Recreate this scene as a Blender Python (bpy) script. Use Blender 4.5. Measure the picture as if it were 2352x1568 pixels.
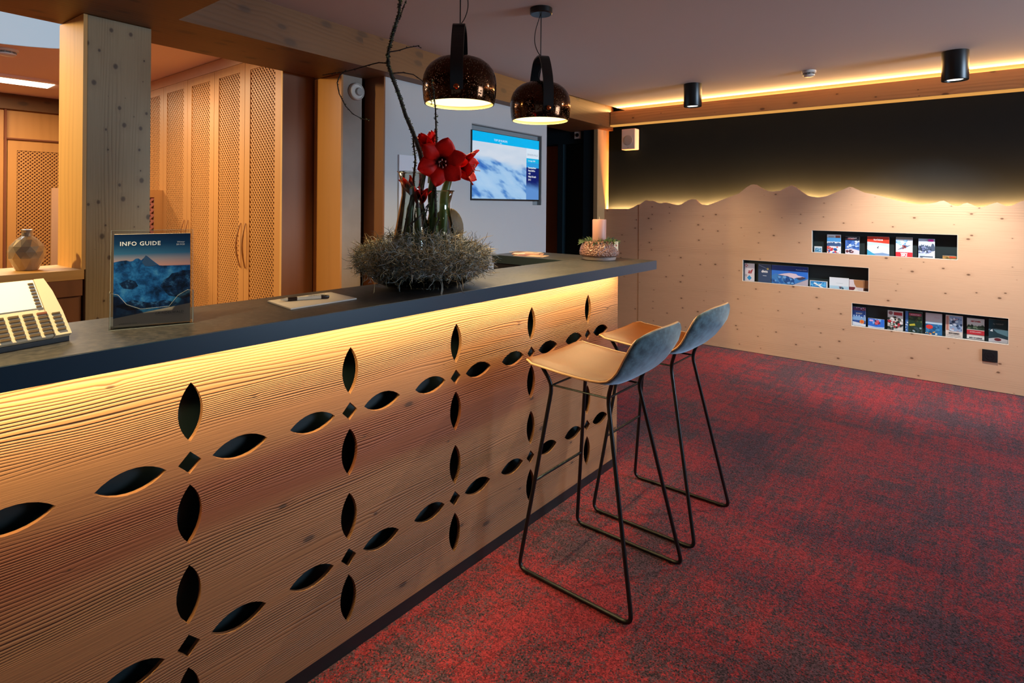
import bpy, bmesh, math, random
from mathutils import Vector, Matrix
random.seed(7)
for o in list(bpy.data.objects): bpy.data.objects.remove(o)
scene = bpy.context.scene
COL = scene.collection
R = math.radians
# ---------------------------------------------------------------- camera, world, lights, exposure
cam_d = bpy.data.cameras.new('camera'); cam = bpy.data.objects.new('camera', cam_d); COL.objects.link(cam)
cam_d.sensor_width = 36; cam_d.lens = 1323.25/2352*36; cam_d.shift_y = -(784-469)/2352; cam_d.clip_start = .05
yaw, roll = 0.681184, 0.0084146
fw = Vector((math.cos(yaw), math.sin(yaw), 0)); rt = Vector((math.sin(yaw), -math.cos(yaw), 0)); up = Vector((0, 0, 1))
r2 = rt*math.cos(roll)+up*math.sin(roll); u2 = up*math.cos(roll)-rt*math.sin(roll)
cam.matrix_world = Matrix(((r2.x, u2.x, -fw.x, 0), (r2.y, u2.y, -fw.y, 0), (r2.z, u2.z, -fw.z, 1.44), (0, 0, 0, 1)))
scene.camera = cam
vs = scene.view_settings; vs.view_transform = 'Standard'; vs.look = 'None'; vs.gamma = 1; vs.use_curve_mapping = False
vs.exposure = -0.06
scene.cycles.max_bounces = 8; scene.cycles.diffuse_bounces = 4; scene.cycles.glossy_bounces = 4
scene.cycles.transparent_max_bounces = 12; scene.cycles.sample_clamp_indirect = 4.0
w = bpy.data.worlds.new('world'); scene.world = w; w.use_nodes = True
w.node_tree.nodes['Background'].inputs[0].default_value = (.55, .62, .75, 1); w.node_tree.nodes['Background'].inputs[1].default_value = .05

WARM = (1.0, .60, .20); AMBER = (1.0, .47, .12); DAY = (.57, .77, 1.0); NEUT = (1.0, .86, .66)
def area(name, loc, size, sy, power, color, direction=(0, 0, -1), spread=180):
    l = bpy.data.lights.new(name, 'AREA'); l.shape = 'RECTANGLE'; l.size = size; l.size_y = sy; l.energy = power; l.color = color; l.spread = R(spread)
    o = bpy.data.objects.new(name, l); COL.objects.link(o); o.location = loc
    d = Vector(direction).normalized()
    o.rotation_euler = d.to_track_quat('-Z', 'Y').to_euler(); return o
def area_x(name, loc, lx, ly, power, color, d, spread=180):
    # long side (lx) along world X or Y chosen by d perpendicular: build the basis explicitly
    o = area(name, loc, lx, ly, power, color, d, spread)
    return o
def strip(name, a, b, width, power, color, d, spread=180):
    a = Vector(a); b = Vector(b); x = (b-a).normalized(); z = -Vector(d).normalized(); z = (z-x*z.dot(x)).normalized(); y = z.cross(x)
    o = area(name, (0, 0, 0), (b-a).length, width, power, color, d, spread); c = (a+b)/2
    o.matrix_world = Matrix(((x.x, y.x, z.x, c.x), (x.y, y.y, z.y, c.y), (x.z, y.z, z.z, c.z), (0, 0, 0, 1)))
    return o
def spot(name, loc, aim, power, color, ang, blend=.6, r=.03):
    l = bpy.data.lights.new(name, 'SPOT'); l.energy = power; l.color = color; l.spot_size = R(ang); l.spot_blend = blend; l.shadow_soft_size = r
    o = bpy.data.objects.new(name, l); COL.objects.link(o); o.location = loc
    o.rotation_euler = (Vector(aim)-Vector(loc)).to_track_quat('-Z', 'Y').to_euler(); return o
def point(name, loc, power, color, r=.04):
    l = bpy.data.lights.new(name, 'POINT'); l.energy = power; l.color = color; l.shadow_soft_size = r
    o = bpy.data.objects.new(name, l); COL.objects.link(o); o.location = loc; return o
# daylight through the windows behind and to the side of the viewer
strip('daylight_window_side', (3.3, -3.9, 1.55), (5.05, -3.9, 1.55), 1.5, 92, DAY, (.05, 1, -.12), 95)
strip('daylight_window_rear', (-2.4, -2.9, 1.55), (-2.4, 0.3, 1.55), 1.5, 6, DAY, (1, .2, -.2))
# LED strip under the front edge of the bar top
strip('counter_led', (-.6, 1.490, 1.062), (2.85, 1.490, 1.062), .02, 32, (1.0, .80, .38), (0, .35, -1))
# LED strips behind the wall beam: up to the ceiling, and down
strip('cove_led', (5.757, -3.9, 2.490), (5.757, 3.20, 2.490), .009, 62, (1, .56, .19), (-1, 0, .35), 150)
# downlights on the ceiling, then unseen spots added to light floor and counter
spot('downlight_beam', (5.03, .135, 2.29), (5.55, .32, 1.2), 220, (1.0, .95, .88), 84, .8)
spot('downlight_beam.001', (5.0, 1.99, 2.29), (5.35, 1.99, 1.0), 60, (1.0, .80, .55), 84, .9)
spot('floor_fill_spot', (4.2, -1.9, 2.3), (2.8, -0.3, 0), 50, (1.0, .90, .78), 80, .8, .02)
spot('downlight_beam.003', (3.9, 0.1, 2.3), (1.9, 1.55, .5), 105, (1.0, .84, .62), 75, .8, .012)
spot('near_fill_spot', (1.2, -1.2, 2.3), (1.6, 0.2, 0), 8, (1.0, .84, .66), 90, .9)
# office
strip('office_tube', (.2, 6.95, 2.53), (1.45, 6.95, 2.53), .2, 60, (1.0, .80, .52), (0, 0, -1))
strip('office_fill', (.6, 4.9, 2.45), (1.7, 4.9, 2.45), .4, 26, (1.0, .74, .44), (.5, 0, -1))  # unseen warm fill added to the office
area('skylight_daylight', (.65, 4.6, 2.555), 1.3, 1.4, 22, DAY, (0, 0, -1))
spot('jamb_fill_spot', (-.75, 4.35, 2.45), (1.3, 3.75, 1.25), 230, (1.0, .74, .30), 75, .8, .05)  # unseen spot added to light the jamb and the near wardrobe door
spot('desk_lamp_beam', (-.10, 1.50, 2.2), (.26, 1.66, 1.15), 165, (1.0, .74, .38), 56, .95, .08)

# ---------------------------------------------------------------- helpers
def lin(h):
    h = h.lstrip('#'); v = [int(h[i:i+2], 16)/255 for i in (0, 2, 4)]
    return tuple(c/12.92 if c <= .04045 else ((c+.055)/1.055)**2.4 for c in v)+(1,)
class NT:
    def __init__(s, name):
        s.m = bpy.data.materials.new(name); s.m.use_nodes = True; s.t = s.m.node_tree; s.t.nodes.clear()
        s.out = s.n('ShaderNodeOutputMaterial'); s.b = s.n('ShaderNodeBsdfPrincipled'); s.l(s.b.outputs[0], s.out.inputs[0])
    def n(s, typ, **kw):
        x = s.t.nodes.new(typ)
        for k, v in kw.items(): setattr(x, k, v)
        return x
    def l(s, a, b): s.t.links.new(a, b)
    def inp(s, node, i, v):
        if hasattr(v, 'default_value') and hasattr(v, 'links'): s.l(v, node.inputs[i])
        elif v is not None: node.inputs[i].default_value = v
    def math(s, op, a, b=None, c=None, clamp=False):
        x = s.n('ShaderNodeMath', operation=op); x.use_clamp = clamp; s.inp(x, 0, a); s.inp(x, 1, b); s.inp(x, 2, c); return x.outputs[0]
    def coord(s, kind='Object'): return s.n('ShaderNodeTexCoord').outputs[kind]
    def sep(s, v): x = s.n('ShaderNodeSeparateXYZ'); s.l(v, x.inputs[0]); return x.outputs
    def comb(s, a, b, c=0.0): x = s.n('ShaderNodeCombineXYZ'); s.inp(x, 0, a); s.inp(x, 1, b); s.inp(x, 2, c); return x.outputs[0]
    def noise(s, v, scale, detail=3, rough=.5, out=0): x = s.n('ShaderNodeTexNoise'); s.l(v, x.inputs['Vector']); x.inputs['Scale'].default_value = scale; x.inputs['Detail'].default_value = detail; x.inputs['Roughness'].default_value = rough; return x.outputs[out]
    def ramp(s, f, stops, interp='LINEAR'):
        x = s.n('ShaderNodeValToRGB'); x.color_ramp.interpolation = interp; e = x.color_ramp.elements
        while len(e) < len(stops): e.new(.5)
        for i, (p, c) in enumerate(stops): e[i].position = p; e[i].color = c if len(c) == 4 else tuple(c)+(1,)
        s.l(f, x.inputs[0]); return x.outputs[0]
    def mix(s, f, a, b, mode='MIX'):
        x = s.n('ShaderNodeMix', data_type='RGBA', blend_type=mode); s.inp(x, 0, f); s.inp(x, 6, a); s.inp(x, 7, b); return x.outputs[2]
    def smooth(s, v, a, b): x = s.n('ShaderNodeMapRange', interpolation_type='SMOOTHSTEP'); s.inp(x, 0, v); x.inputs[1].default_value = a; x.inputs[2].default_value = b; return x.outputs[0]
    def bump(s, h, strength, dist): x = s.n('ShaderNodeBump'); s.l(h, x.inputs['Height']); x.inputs['Strength'].default_value = strength; x.inputs['Distance'].default_value = dist; s.l(x.outputs[0], s.b.inputs['Normal']); return x
    def set(s, **kw):
        for k, v in kw.items(): s.inp(s.b, k.replace('_', ' '), v)
        return s
def plain(name, col, rough=.5, metal=0, bump=0, bscale=200, spec=.5, var=.0):
    t = NT(name); c = lin(col) if isinstance(col, str) else col
    if var: 
        f = t.noise(t.coord(), 9, 4); c2 = tuple(x*(1-var) for x in c[:3])+(1,); t.set(Base_Color=t.mix(f, c2, c))
    else: t.set(Base_Color=c)
    t.set(Roughness=rough, Metallic=metal); t.b.inputs['Specular IOR Level'].default_value = spec
    if bump: t.bump(t.noise(t.coord(), bscale, 3), bump, .002)
    return t.m
def emit(name, col, strength):
    t = NT(name); t.set(Base_Color=(0, 0, 0, 1)); t.b.inputs['Emission Color'].default_value = col; t.b.inputs['Emission Strength'].default_value = strength; return t.m
def wood(name, light, dark, grain='X', freq=60, knots=1.6, knotsz=.05, relief=.3, contrast=.6, rough=.55, wob=.02, knotcol='#3a2412', bands=None, fine=.5, aspect=1.6, sharp=1.8, stretch=.9, swirl=2.5, dens=(.32, .62), heart=None):
    t = NT(name); x, y, z = t.sep(t.coord())[:3]
    if grain == 'X': al, ac = x, t.math('ADD', z, t.math('MULTIPLY', y, .83))
    elif grain == 'Y': al, ac = y, t.math('ADD', z, t.math('MULTIPLY', x, .83))
    else: al, ac = z, t.math('ADD', x, t.math('MULTIPLY', y, .83))
    v = t.comb(t.math('MULTIPLY', al, stretch), t.math('MULTIPLY', ac, 5.0))
    warp = t.math('SUBTRACT', t.noise(v, 1.0, 3, .55), .5)
    # knots
    kv = t.comb(t.math('MULTIPLY', al, knots), t.math('MULTIPLY', ac, knots*aspect))
    vor = t.n('ShaderNodeTexVoronoi', voronoi_dimensions='2D'); t.l(kv, vor.inputs['Vector']); vor.inputs['Scale'].default_value = 1; vor.inputs['Randomness'].default_value = 1
    rnd = t.sep(vor.outputs['Color'])[0]
    sz = t.math('MULTIPLY', t.math('MAXIMUM', t.math('SUBTRACT', rnd, .25), 0.001), knotsz*2)
    kd = t.math('DIVIDE', vor.outputs['Distance'], sz)
    kmask = t.math('SUBTRACT', 1, t.smooth(kd, .45, 1.15))
    halo = t.math('SUBTRACT', 1, t.smooth(kd, .5, 3.5))
    ph = t.math('ADD', t.math('MULTIPLY', ac, freq*6.283), t.math('MULTIPLY', warp, freq*6.283*wob*6))
    ph = t.math('ADD', ph, t.math('MULTIPLY', halo, swirl))
    ln = t.math('MULTIPLY_ADD', t.math('SINE', ph), .5, .5)
    ln = t.math('POWER', ln, sharp)
    dens_m = t.smooth(t.noise(t.comb(t.math('MULTIPLY', al, .5), t.math('MULTIPLY', ac, 7.0)), 1.0, 2), dens[0], dens[1])
    ln2 = t.math('MULTIPLY', ln, dens_m)
    fib = t.noise(t.comb(t.math('MULTIPLY', al, 6), t.math('MULTIPLY', ac, 260)), 1.0, 3, .6)
    f = t.math('ADD', t.math('MULTIPLY', ln2, contrast), t.math('MULTIPLY', t.math('SUBTRACT', fib, .4), fine), clamp=True)
    col = t.mix(f, lin(light), lin(dark))
    if bands:
        bn = t.smooth(t.noise(t.comb(t.math('MULTIPLY', al, .25), t.math('MULTIPLY', ac, 2.2)), 1.3, 2), .42, .68)
        col = t.mix(t.math('MULTIPLY', bn, .75), col, lin(bands), 'MULTIPLY')
    if heart:
        hz = t.math('ADD', t.math('SUBTRACT', ac, heart[0]), t.math('MULTIPLY', warp, .30))
        g = t.math('SUBTRACT', 1, t.smooth(t.math('ABSOLUTE', hz), heart[1]*.3, heart[1]*1.5)); col = t.mix(t.math('MULTIPLY', g, .8), col, t.mix(.5, col, lin(heart[2])), 'MIX'); col = t.mix(t.math('MULTIPLY', g, .45), col, lin(heart[2]), 'MULTIPLY')
    col = t.mix(t.math('MULTIPLY', halo, .16), col, lin(dark)); col = t.mix(t.math('MULTIPLY', kmask, .85), col, lin(knotcol))
    t.set(Base_Color=col, Roughness=rough)
    if relief: t.bump(t.math('SUBTRACT', 1, t.math('ADD', t.math('MULTIPLY', ln2, .8), t.math('MULTIPLY', fib, .25))), relief, .004)
    return t.m
def tagx(o, label=None, cat=None, group=None, kind=None):
    if label: o['label'] = label
    if cat: o['category'] = cat
    if group: o['group'] = group
    if kind: o['kind'] = kind
    return o
def thing(name, label, cat, loc=(0, 0, 0), group=None, kind=None, rz=0):
    o = bpy.data.objects.new(name, None); COL.objects.link(o); o.location = loc; o.rotation_euler.z = rz; o.empty_display_size = .05
    return tagx(o, label, cat, group, kind)
def link(name, me, m=None, parent=None, loc=None, smooth=False):
    o = bpy.data.objects.new(name, me); COL.objects.link(o)
    if m is not None:
        ix = [p.material_index for p in me.polygons]; me.materials.clear(); ms = m if isinstance(m, (list, tuple)) else [m]
        for q in ms: me.materials.append(q)
        if len(ms) > 1: me.polygons.foreach_set('material_index', ix)
    if smooth: 
        for p in me.polygons: p.use_smooth = True
    if parent: o.parent = parent
    if loc: o.location = loc
    return o
class B:
    """collects shapes into one mesh"""
    def __init__(s): s.v = []; s.f = []; s.mi = []; s.cur = 0
    def add(s, vs, fs):
        k = len(s.v); s.v += [tuple(v) for v in vs]; s.f += [tuple(i+k for i in f) for f in fs]; s.mi += [s.cur]*len(fs); return s
    def obox(s, o, ax, ay, az, bev=0):
        """box from corner o along three edge vectors, optional chamfer"""
        o = Vector(o); ax = Vector(ax); ay = Vector(ay); az = Vector(az)
        if ax.cross(ay).dot(az) < 0: ax, ay = ay, ax
        if not bev:
            P = [o, o+ax, o+ax+ay, o+ay, o+az, o+ax+az, o+ax+ay+az, o+ay+az]
            return s.add(P, [(0, 3, 2, 1), (4, 5, 6, 7), (0, 1, 5, 4), (1, 2, 6, 5), (2, 3, 7, 6), (3, 0, 4, 7)])
        bm = bmesh.new(); P = [o, o+ax, o+ax+ay, o+ay, o+az, o+ax+az, o+ax+ay+az, o+ay+az]; vv = [bm.verts.new(p) for p in P]
        for f in [(0, 3, 2, 1), (4, 5, 6, 7), (0, 1, 5, 4), (1, 2, 6, 5), (2, 3, 7, 6), (3, 0, 4, 7)]: bm.faces.new([vv[i] for i in f])
        bmesh.ops.bevel(bm, geom=list(bm.edges), offset=bev, segments=2, affect='EDGES', profile=.6)
        bm.verts.index_update(); s.add([v.co.copy() for v in bm.verts], [[v.index for v in f.verts] for f in bm.faces]); bm.free(); return s
    def box(s, a, b, bev=0):
        a = Vector(a); b = Vector(b); lo = Vector(map(min, a, b)); d = Vector(map(max, a, b))-lo
        return s.obox(lo, (d.x, 0, 0), (0, d.y, 0), (0, 0, d.z), bev)
    def prism(s, pts, off):
        """polygon pts (3D, planar) extruded by vector off"""
        n = len(pts); off = Vector(off); P = [Vector(p) for p in pts]; Q = [p+off for p in P]
        nn = Vector((0, 0, 0))
        for i in range(n): nn += P[i].cross(P[(i+1) % n])
        if nn.dot(off) > 0: P, Q = Q, P
        P2 = P+Q
        return s.add(P2, [tuple(range(n)), tuple(range(2*n-1, n-1, -1))]+[(i, i+n, (i+1) % n+n, (i+1) % n)for i in range(n)])
    def lathe(s, prof, c=(0, 0, 0), seg=32, axis=None, cap=True):
        c = Vector(c); az = Vector(axis or (0, 0, 1)).normalized(); ax = az.orthogonal().normalized(); ay = az.cross(ax); V = []; F = []; n = len(prof)
        for i in range(seg):
            a = 2*math.pi*i/seg; d = ax*math.cos(a)+ay*math.sin(a)
            for r, h in prof: V.append(c+d*max(r, 1e-5)+az*h)
        for i in range(seg):
            j = (i+1) % seg
            for k in range(n-1): F.append((i*n+k, j*n+k, j*n+k+1, i*n+k+1))
        if cap:
            if prof[0][0] > 1e-3: F.append(tuple(i*n for i in range(seg))[::-1])
            if prof[-1][0] > 1e-3: F.append(tuple(i*n+n-1 for i in range(seg)))
        return s.add(V, F)
    def tube(s, pts, r, seg=8, closed=False, caps=True):
        P = [Vector(p) for p in pts]; n = len(P); rr = r if isinstance(r, (list, tuple)) else [r]*n; V = []; F = []
        T = [(P[(i+1) % n]-P[i-1] if closed else P[min(i+1, n-1)]-P[max(i-1, 0)]).normalized() for i in range(n)]
        u = T[0].orthogonal().normalized()
        for i in range(n):
            u = (u-T[i]*u.dot(T[i])); u = u.normalized() if u.length > 1e-6 else T[i].orthogonal().normalized(); w_ = T[i].cross(u)
            for k in range(seg): a = 2*math.pi*k/seg; V.append(P[i]+(u*math.cos(a)+w_*math.sin(a))*rr[i])
        for i in range(n if closed else n-1):
            j = (i+1) % n
            for k in range(seg): F.append((i*seg+k, i*seg+(k+1) % seg, j*seg+(k+1) % seg, j*seg+k))
        if caps and not closed: F.append(tuple(range(seg))[::-1]); F.append(tuple((n-1)*seg+k for k in range(seg)))
        return s.add(V, F)
    def sphere(s, c, r, sc=(1, 1, 1), seg=12, rings=8):
        c = Vector(c); V = [c+Vector((0, 0, r*sc[2]))]; F = []
        for i in range(1, rings):
            th = math.pi*i/rings
            for k in range(seg): a = 2*math.pi*k/seg; V.append(c+Vector((r*sc[0]*math.sin(th)*math.cos(a), r*sc[1]*math.sin(th)*math.sin(a), r*sc[2]*math.cos(th))))
        V.append(c-Vector((0, 0, r*sc[2]))); last = len(V)-1
        for k in range(seg): F.append((0, 1+k, 1+(k+1) % seg)); F.append((last, last-seg+(k+1) % seg, last-seg+k))
        for i in range(rings-2):
            for k in range(seg): a = 1+i*seg+k; b = 1+i*seg+(k+1) % seg; F.append((a, a+seg, b+seg, b))
        return s.add(V, F)
    def mesh(s, name):
        me = bpy.data.meshes.new(name); me.from_pydata(s.v, [], s.f); me.update()
        for p, m in zip(me.polygons, s.mi): p.material_index = m
        return me
    def obj(s, name, m, parent=None, smooth=False, loc=None):
        o = link(name, s.mesh(name), m, parent, loc, False)
        if s.cur == 0 or isinstance(m, (list, tuple)): pass
        if smooth:
            o.data.shade_smooth() if hasattr(o.data, 'shade_smooth') else None
            try: o.data.set_sharp_from_angle(angle=R(38))
            except Exception: pass
        return o
def fillet(pts, r, n=5):
    P = [Vector(p) for p in pts]; out = [P[0]]
    for i in range(1, len(P)-1):
        a = (P[i-1]-P[i]); b = (P[i+1]-P[i]); q = min(r, a.length*.45, b.length*.45); A = P[i]+a.normalized()*q; Bq = P[i]+b.normalized()*q
        for k in range(n+1): t = k/n; out.append(A*(1-t)**2+P[i]*2*t*(1-t)+Bq*t*t)
    return out+[P[-1]]
def cut_panel(name, outer, holes, t, bevel=0):
    """flat panel in local XY with holes, thickness t centred on z=0 -> mesh"""
    cu = bpy.data.curves.new(name, 'CURVE'); cu.dimensions = '2D'; cu.fill_mode = 'BOTH'; cu.extrude = t/2; cu.bevel_depth = bevel; cu.bevel_resolution = 0
    for poly in [outer]+holes:
        sp = cu.splines.new('POLY'); sp.points.add(len(poly)-1); sp.use_cyclic_u = True
        for p, q in zip(sp.points, poly): p.co = (q[0], q[1], 0, 1)
    o = bpy.data.objects.new(name, cu); COL.objects.link(o); bpy.context.view_layer.update()
    me = bpy.data.meshes.new_from_object(o.evaluated_get(bpy.context.evaluated_depsgraph_get())); bpy.data.objects.remove(o); bpy.data.curves.remove(cu)
    return me
def text_verts(body, size, align='LEFT', spacing=1.0, bold=0.0):
    cu = bpy.data.curves.new('lettering', 'FONT'); cu.body = body; cu.size = size; cu.align_x = align; cu.space_character = spacing; cu.offset = bold; cu.resolution_u = 2; cu.fill_mode = 'FRONT'
    o = bpy.data.objects.new('lettering', cu); COL.objects.link(o); bpy.context.view_layer.update()
    me = bpy.data.meshes.new_from_object(o.evaluated_get(bpy.context.evaluated_depsgraph_get())); bpy.data.objects.remove(o); bpy.data.curves.remove(cu)
    V = [tuple(v.co) for v in me.vertices]; F = [tuple(p.vertices) for p in me.polygons]; bpy.data.meshes.remove(me); return V, F
_pc = {}
def ink(c, rough=.45):
    if c not in _pc: _pc[c] = plain('printed_'+c.strip('#'), c, rough)
    return _pc[c]
class Print:
    """flat print on a face: frame origin o, unit u (reading), v (up), n (out). items in metres"""
    def __init__(s, o, u, v): s.o = Vector(o); s.u = Vector(u).normalized(); s.v = Vector(v).normalized(); s.n = s.u.cross(s.v).normalized(); s.b = B(); s.mats = []; s.k = 0
    def mi(s, c):
        m = ink(c) if isinstance(c, str) else c
        if m not in s.mats: s.mats.append(m)
        s.b.cur = s.mats.index(m); s.k += 1; return .0004+.00012*s.k
    def P(s, x, y, h): return s.o+s.u*x+s.v*y+s.n*h
    def poly(s, pts, c):
        h = s.mi(c); s.b.add([s.P(x, y, h) for x, y in pts], [tuple(range(len(pts)))]); return s
    def rect(s, x0, y0, x1, y1, c): return s.poly([(x0, y0), (x1, y0), (x1, y1), (x0, y1)], c)
    def text(s, x, y, size, body, c, align='LEFT', spacing=1.0, bold=0.0, slant=0):
        h = s.mi(c); V, F = text_verts(body, size, align, spacing, bold); s.b.add([s.P(x+p[0]+slant*p[1], y+p[1], h) for p in V], F); return s
    def disc(s, x, y, r, c, n=16, ry=None): return s.poly([(x+r*math.cos(2*math.pi*i/n), y+(ry or r)*math.sin(2*math.pi*i/n)) for i in range(n)], c)
    def ridge(s, x0, x1, base, pts, c):
        """mountain silhouette"""
        return s.poly([(x0, base)]+[(x0, pts[0][1])]*0+[(x1, base)]+[(a, b) for a, b in reversed(pts)], c)
    def blobs(s, x0, y0, x1, y1, n, cols, rnd, r=.008):
        for i in range(n):
            cx = rnd.uniform(x0, x1); cy = rnd.uniform(y0, y1); q = rnd.uniform(.4, 1)*r; k = rnd.randint(4, 6); a0 = rnd.random()*6
            P_ = [(min(max(cx+q*rnd.uniform(.6, 1.5)*math.cos(a0+2*math.pi*j/k), x0), x1), min(max(cy+q*math.sin(a0+2*math.pi*j/k), y0), y1)) for j in range(k)]
            s.poly(P_, rnd.choice(cols))
        return s
    def obj(s, name, parent): return s.b.obj(name, s.mats, parent)

# ---------------------------------------------------------------- materials
M = {}
M['counter_wood'] = wood('ridged_larch', '#946440', '#2a1207', 'X', freq=132, knots=2.6, knotsz=.045, relief=.62, contrast=1.0, wob=.020, dens=(.38, .66), heart=(.66, .10, '#94482a'), fine=.35, aspect=2.2, sharp=3.2, stretch=.55)
M['pale_wood'] = wood('knotty_spruce_panel', '#cfa583', '#94694a', 'Y', freq=58, knots=5.4, knotsz=.055, relief=.05, contrast=.30, wob=.010, dens=(.48, .72), fine=.42, knotcol='#5a3820', aspect=1.7, sharp=3, stretch=.5)
M['beam_wood'] = wood('spruce_beam', '#714a24', '#4c2f14', 'X', freq=34, knots=4.0, knotsz=.15, relief=.08, contrast=.25, fine=.3, wob=.012, knotcol='#4a2f18', aspect=2)
M['wallbeam_wood'] = wood('spruce_wall_beam', '#b5804e', '#7d4b26', 'Y', freq=34, knots=3.6, knotsz=.10, relief=.1, contrast=.35, fine=.35, wob=.012, knotcol='#4a2a16', aspect=2)
M['post_wood'] = wood('spruce_post', '#a08a66', '#62492c', 'Z', freq=70, knots=11, knotsz=.120, relief=.12, contrast=.38, wob=.018, sharp=2.4, fine=.6, swirl=1.2, knotcol='#442c14', aspect=1.25, stretch=.35, dens=(.42, .70))
M['jamb_wood'] = wood('smooth_spruce_lining', '#dda75c', '#b9803c', 'Z', freq=24, knots=2, knotsz=.02, relief=.03, contrast=.3, fine=.2)
M['sill_wood'] = wood('smooth_spruce_sill', '#dda75c', '#b9803c', 'X', freq=24, knots=2, knotsz=.02, relief=.03, contrast=.3, fine=.2)
M['beech'] = wood('beech_veneer', '#c88a48', '#a86c32', 'Z', freq=14, knots=.3, knotsz=.001, relief=.02, contrast=.2, fine=.15, rough=.45)
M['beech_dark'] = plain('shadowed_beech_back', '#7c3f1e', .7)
M['brown_panel'] = wood('brown_veneer', '#8a5630', '#6b3c1e', 'Z', freq=14, knots=.3, knotsz=.001, relief=.02, contrast=.25, fine=.2)
M['ceil'] = plain('ceiling_plaster', '#c4b2a8', .9)
M['office_ceil'] = plain('office_ceiling_plaster', '#f4dccf', .9)
M['white_wall'] = plain('white_painted_wall', '#b9b9b8', .8, var=.04)
M['plaster'] = plain('grey_lime_plaster', '#a8988a', .85, bump=.3, bscale=25, var=.25)
M['dark_wall'] = plain('petrol_dark_paint', (.0058, .0112, .0162, 1), .85, var=.15, spec=.02)
M['dark_wall2'] = plain('petrol_dark_paint_alcove', (.008, .020, .026, 1), .6, spec=.2)
M['tan_wall'] = plain('led_lit_beige_return', '#ac9264', .8)  # warm LED light on this wall is put into the colour
M['black'] = plain('black_paint', '#0b0c0e', .5)
M['black_metal'] = plain('black_powder_coat', '#08090a', .35, spec=.5)
M['recess'] = plain('dark_teal_lacquer', (.010, .022, .026, 1), .5)
M['white_plastic'] = plain('white_plastic', '#d8d2c8', .45)
M['grey_metal'] = plain('tv_mount_grey', '#8a9092', .5)
M['steel'] = plain('brushed_steel', '#b9bfbc', .25, metal=1)
M['paper'] = plain('paper_white', '#e4d6c6', .7)
t = NT('dark_stone_worktop'); n_ = t.noise(t.coord(), 55, 5, .7); n2 = t.noise(t.coord(), 5, 3)
t.set(Base_Color=t.mix(t.smooth(n_, .35, .75), (.024, .025, .026, 1), (.072, .066, .060, 1)), Roughness=t.math('MULTIPLY_ADD', n2, .18, .34)); t.b.inputs['Specular IOR Level'].default_value = .6
t.bump(n_, .12, .001); M['stone'] = t.m
# carpet
t = NT('red_heather_carpet'); c = t.coord(); x, y, z = t.sep(c)[:3]
a1 = t.noise(t.comb(t.math('MULTIPLY', x, 1.6), t.math('MULTIPLY', y, 22.0)), 1.0, 5, .72)
a2 = t.noise(t.comb(t.math('MULTIPLY', x, 22.0), t.math('MULTIPLY', y, 1.9)), 1.0, 5, .72)
a3 = t.noise(c, 1.3, 3, .6); vc = t.n('ShaderNodeTexVoronoi'); t.l(c, vc.inputs['Vector']); vc.inputs['Scale'].default_value = 210; vcs = t.sep(vc.outputs['Color']); a4 = vcs[0]; a5 = t.noise(c, 6, 4, .7)
s_ = t.math('ADD', t.math('MULTIPLY', a1, 1.1), t.math('MULTIPLY', a2, 1.1)); s_ = t.math('ADD', s_, t.math('MULTIPLY', a3, 1.3)); s_ = t.math('ADD', s_, t.math('MULTIPLY', a5, .8))
s_ = t.math('ADD', s_, t.math('MULTIPLY', t.math('SUBTRACT', a4, .5), .46))
k = t.smooth(s_, 2.07, 2.29)
red = t.mix(vcs[1], lin('#5a0c14'), lin('#b2363c')); dk = t.mix(vcs[2], lin('#170f13'), lin('#674650'))
t.set(Base_Color=t.mix(k, dk, red), Roughness=.95); t.b.inputs['Specular IOR Level'].default_value = .15
t.b.inputs['Sheen Weight'].default_value = .08
t.bump(t.noise(c, 220, 2, .8), .9, .006); M['carpet'] = t.m
def glass(name, tint=(1, 1, 1, 1), refl=.9, rough=.02):
    t = NT(name); t.t.nodes.remove(t.b); tr = t.n('ShaderNodeBsdfTransparent'); tr.inputs[0].default_value = tint; g = t.n('ShaderNodeBsdfGlossy'); g.inputs['Roughness'].default_value = rough
    lw = t.n('ShaderNodeFresnel'); lw.inputs['IOR'].default_value = 1.5; mx = t.n('ShaderNodeMixShader'); t.l(t.math('MULTIPLY_ADD', lw.outputs[0], refl, .03, clamp=True), mx.inputs[0]); t.l(tr.outputs[0], mx.inputs[1]); t.l(g.outputs[0], mx.inputs[2]); t.l(mx.outputs[0], t.out.inputs[0]); return t.m
M['glass'] = glass('clear_glass', (.90, .93, .90, 1), 1.5); M['acrylic'] = glass('clear_acrylic', (.94, .97, .97, 1), .9)

# ---------------------------------------------------------------- the setting
ph = R(3.07); bx = Vector((math.cos(ph), math.sin(ph), 0)); by = Vector((-math.sin(ph), math.cos(ph), 0))   # the beam and rear wall run 3 degrees off the bar
def st(o, label): return tagx(o, label, None, None, 'structure')
b = B(); b.box((-2.6, -4.1, -.1), (6.1, 8.2, 0)); st(b.obj('floor', M['carpet']), 'red and charcoal mottled carpet floor')
b = B(); b.box((-2.6, -4.1, 2.525), (6.1, 3.15, 2.72)); st(b.obj('ceiling', M['ceil']), 'smooth mauve grey lobby ceiling')
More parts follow.
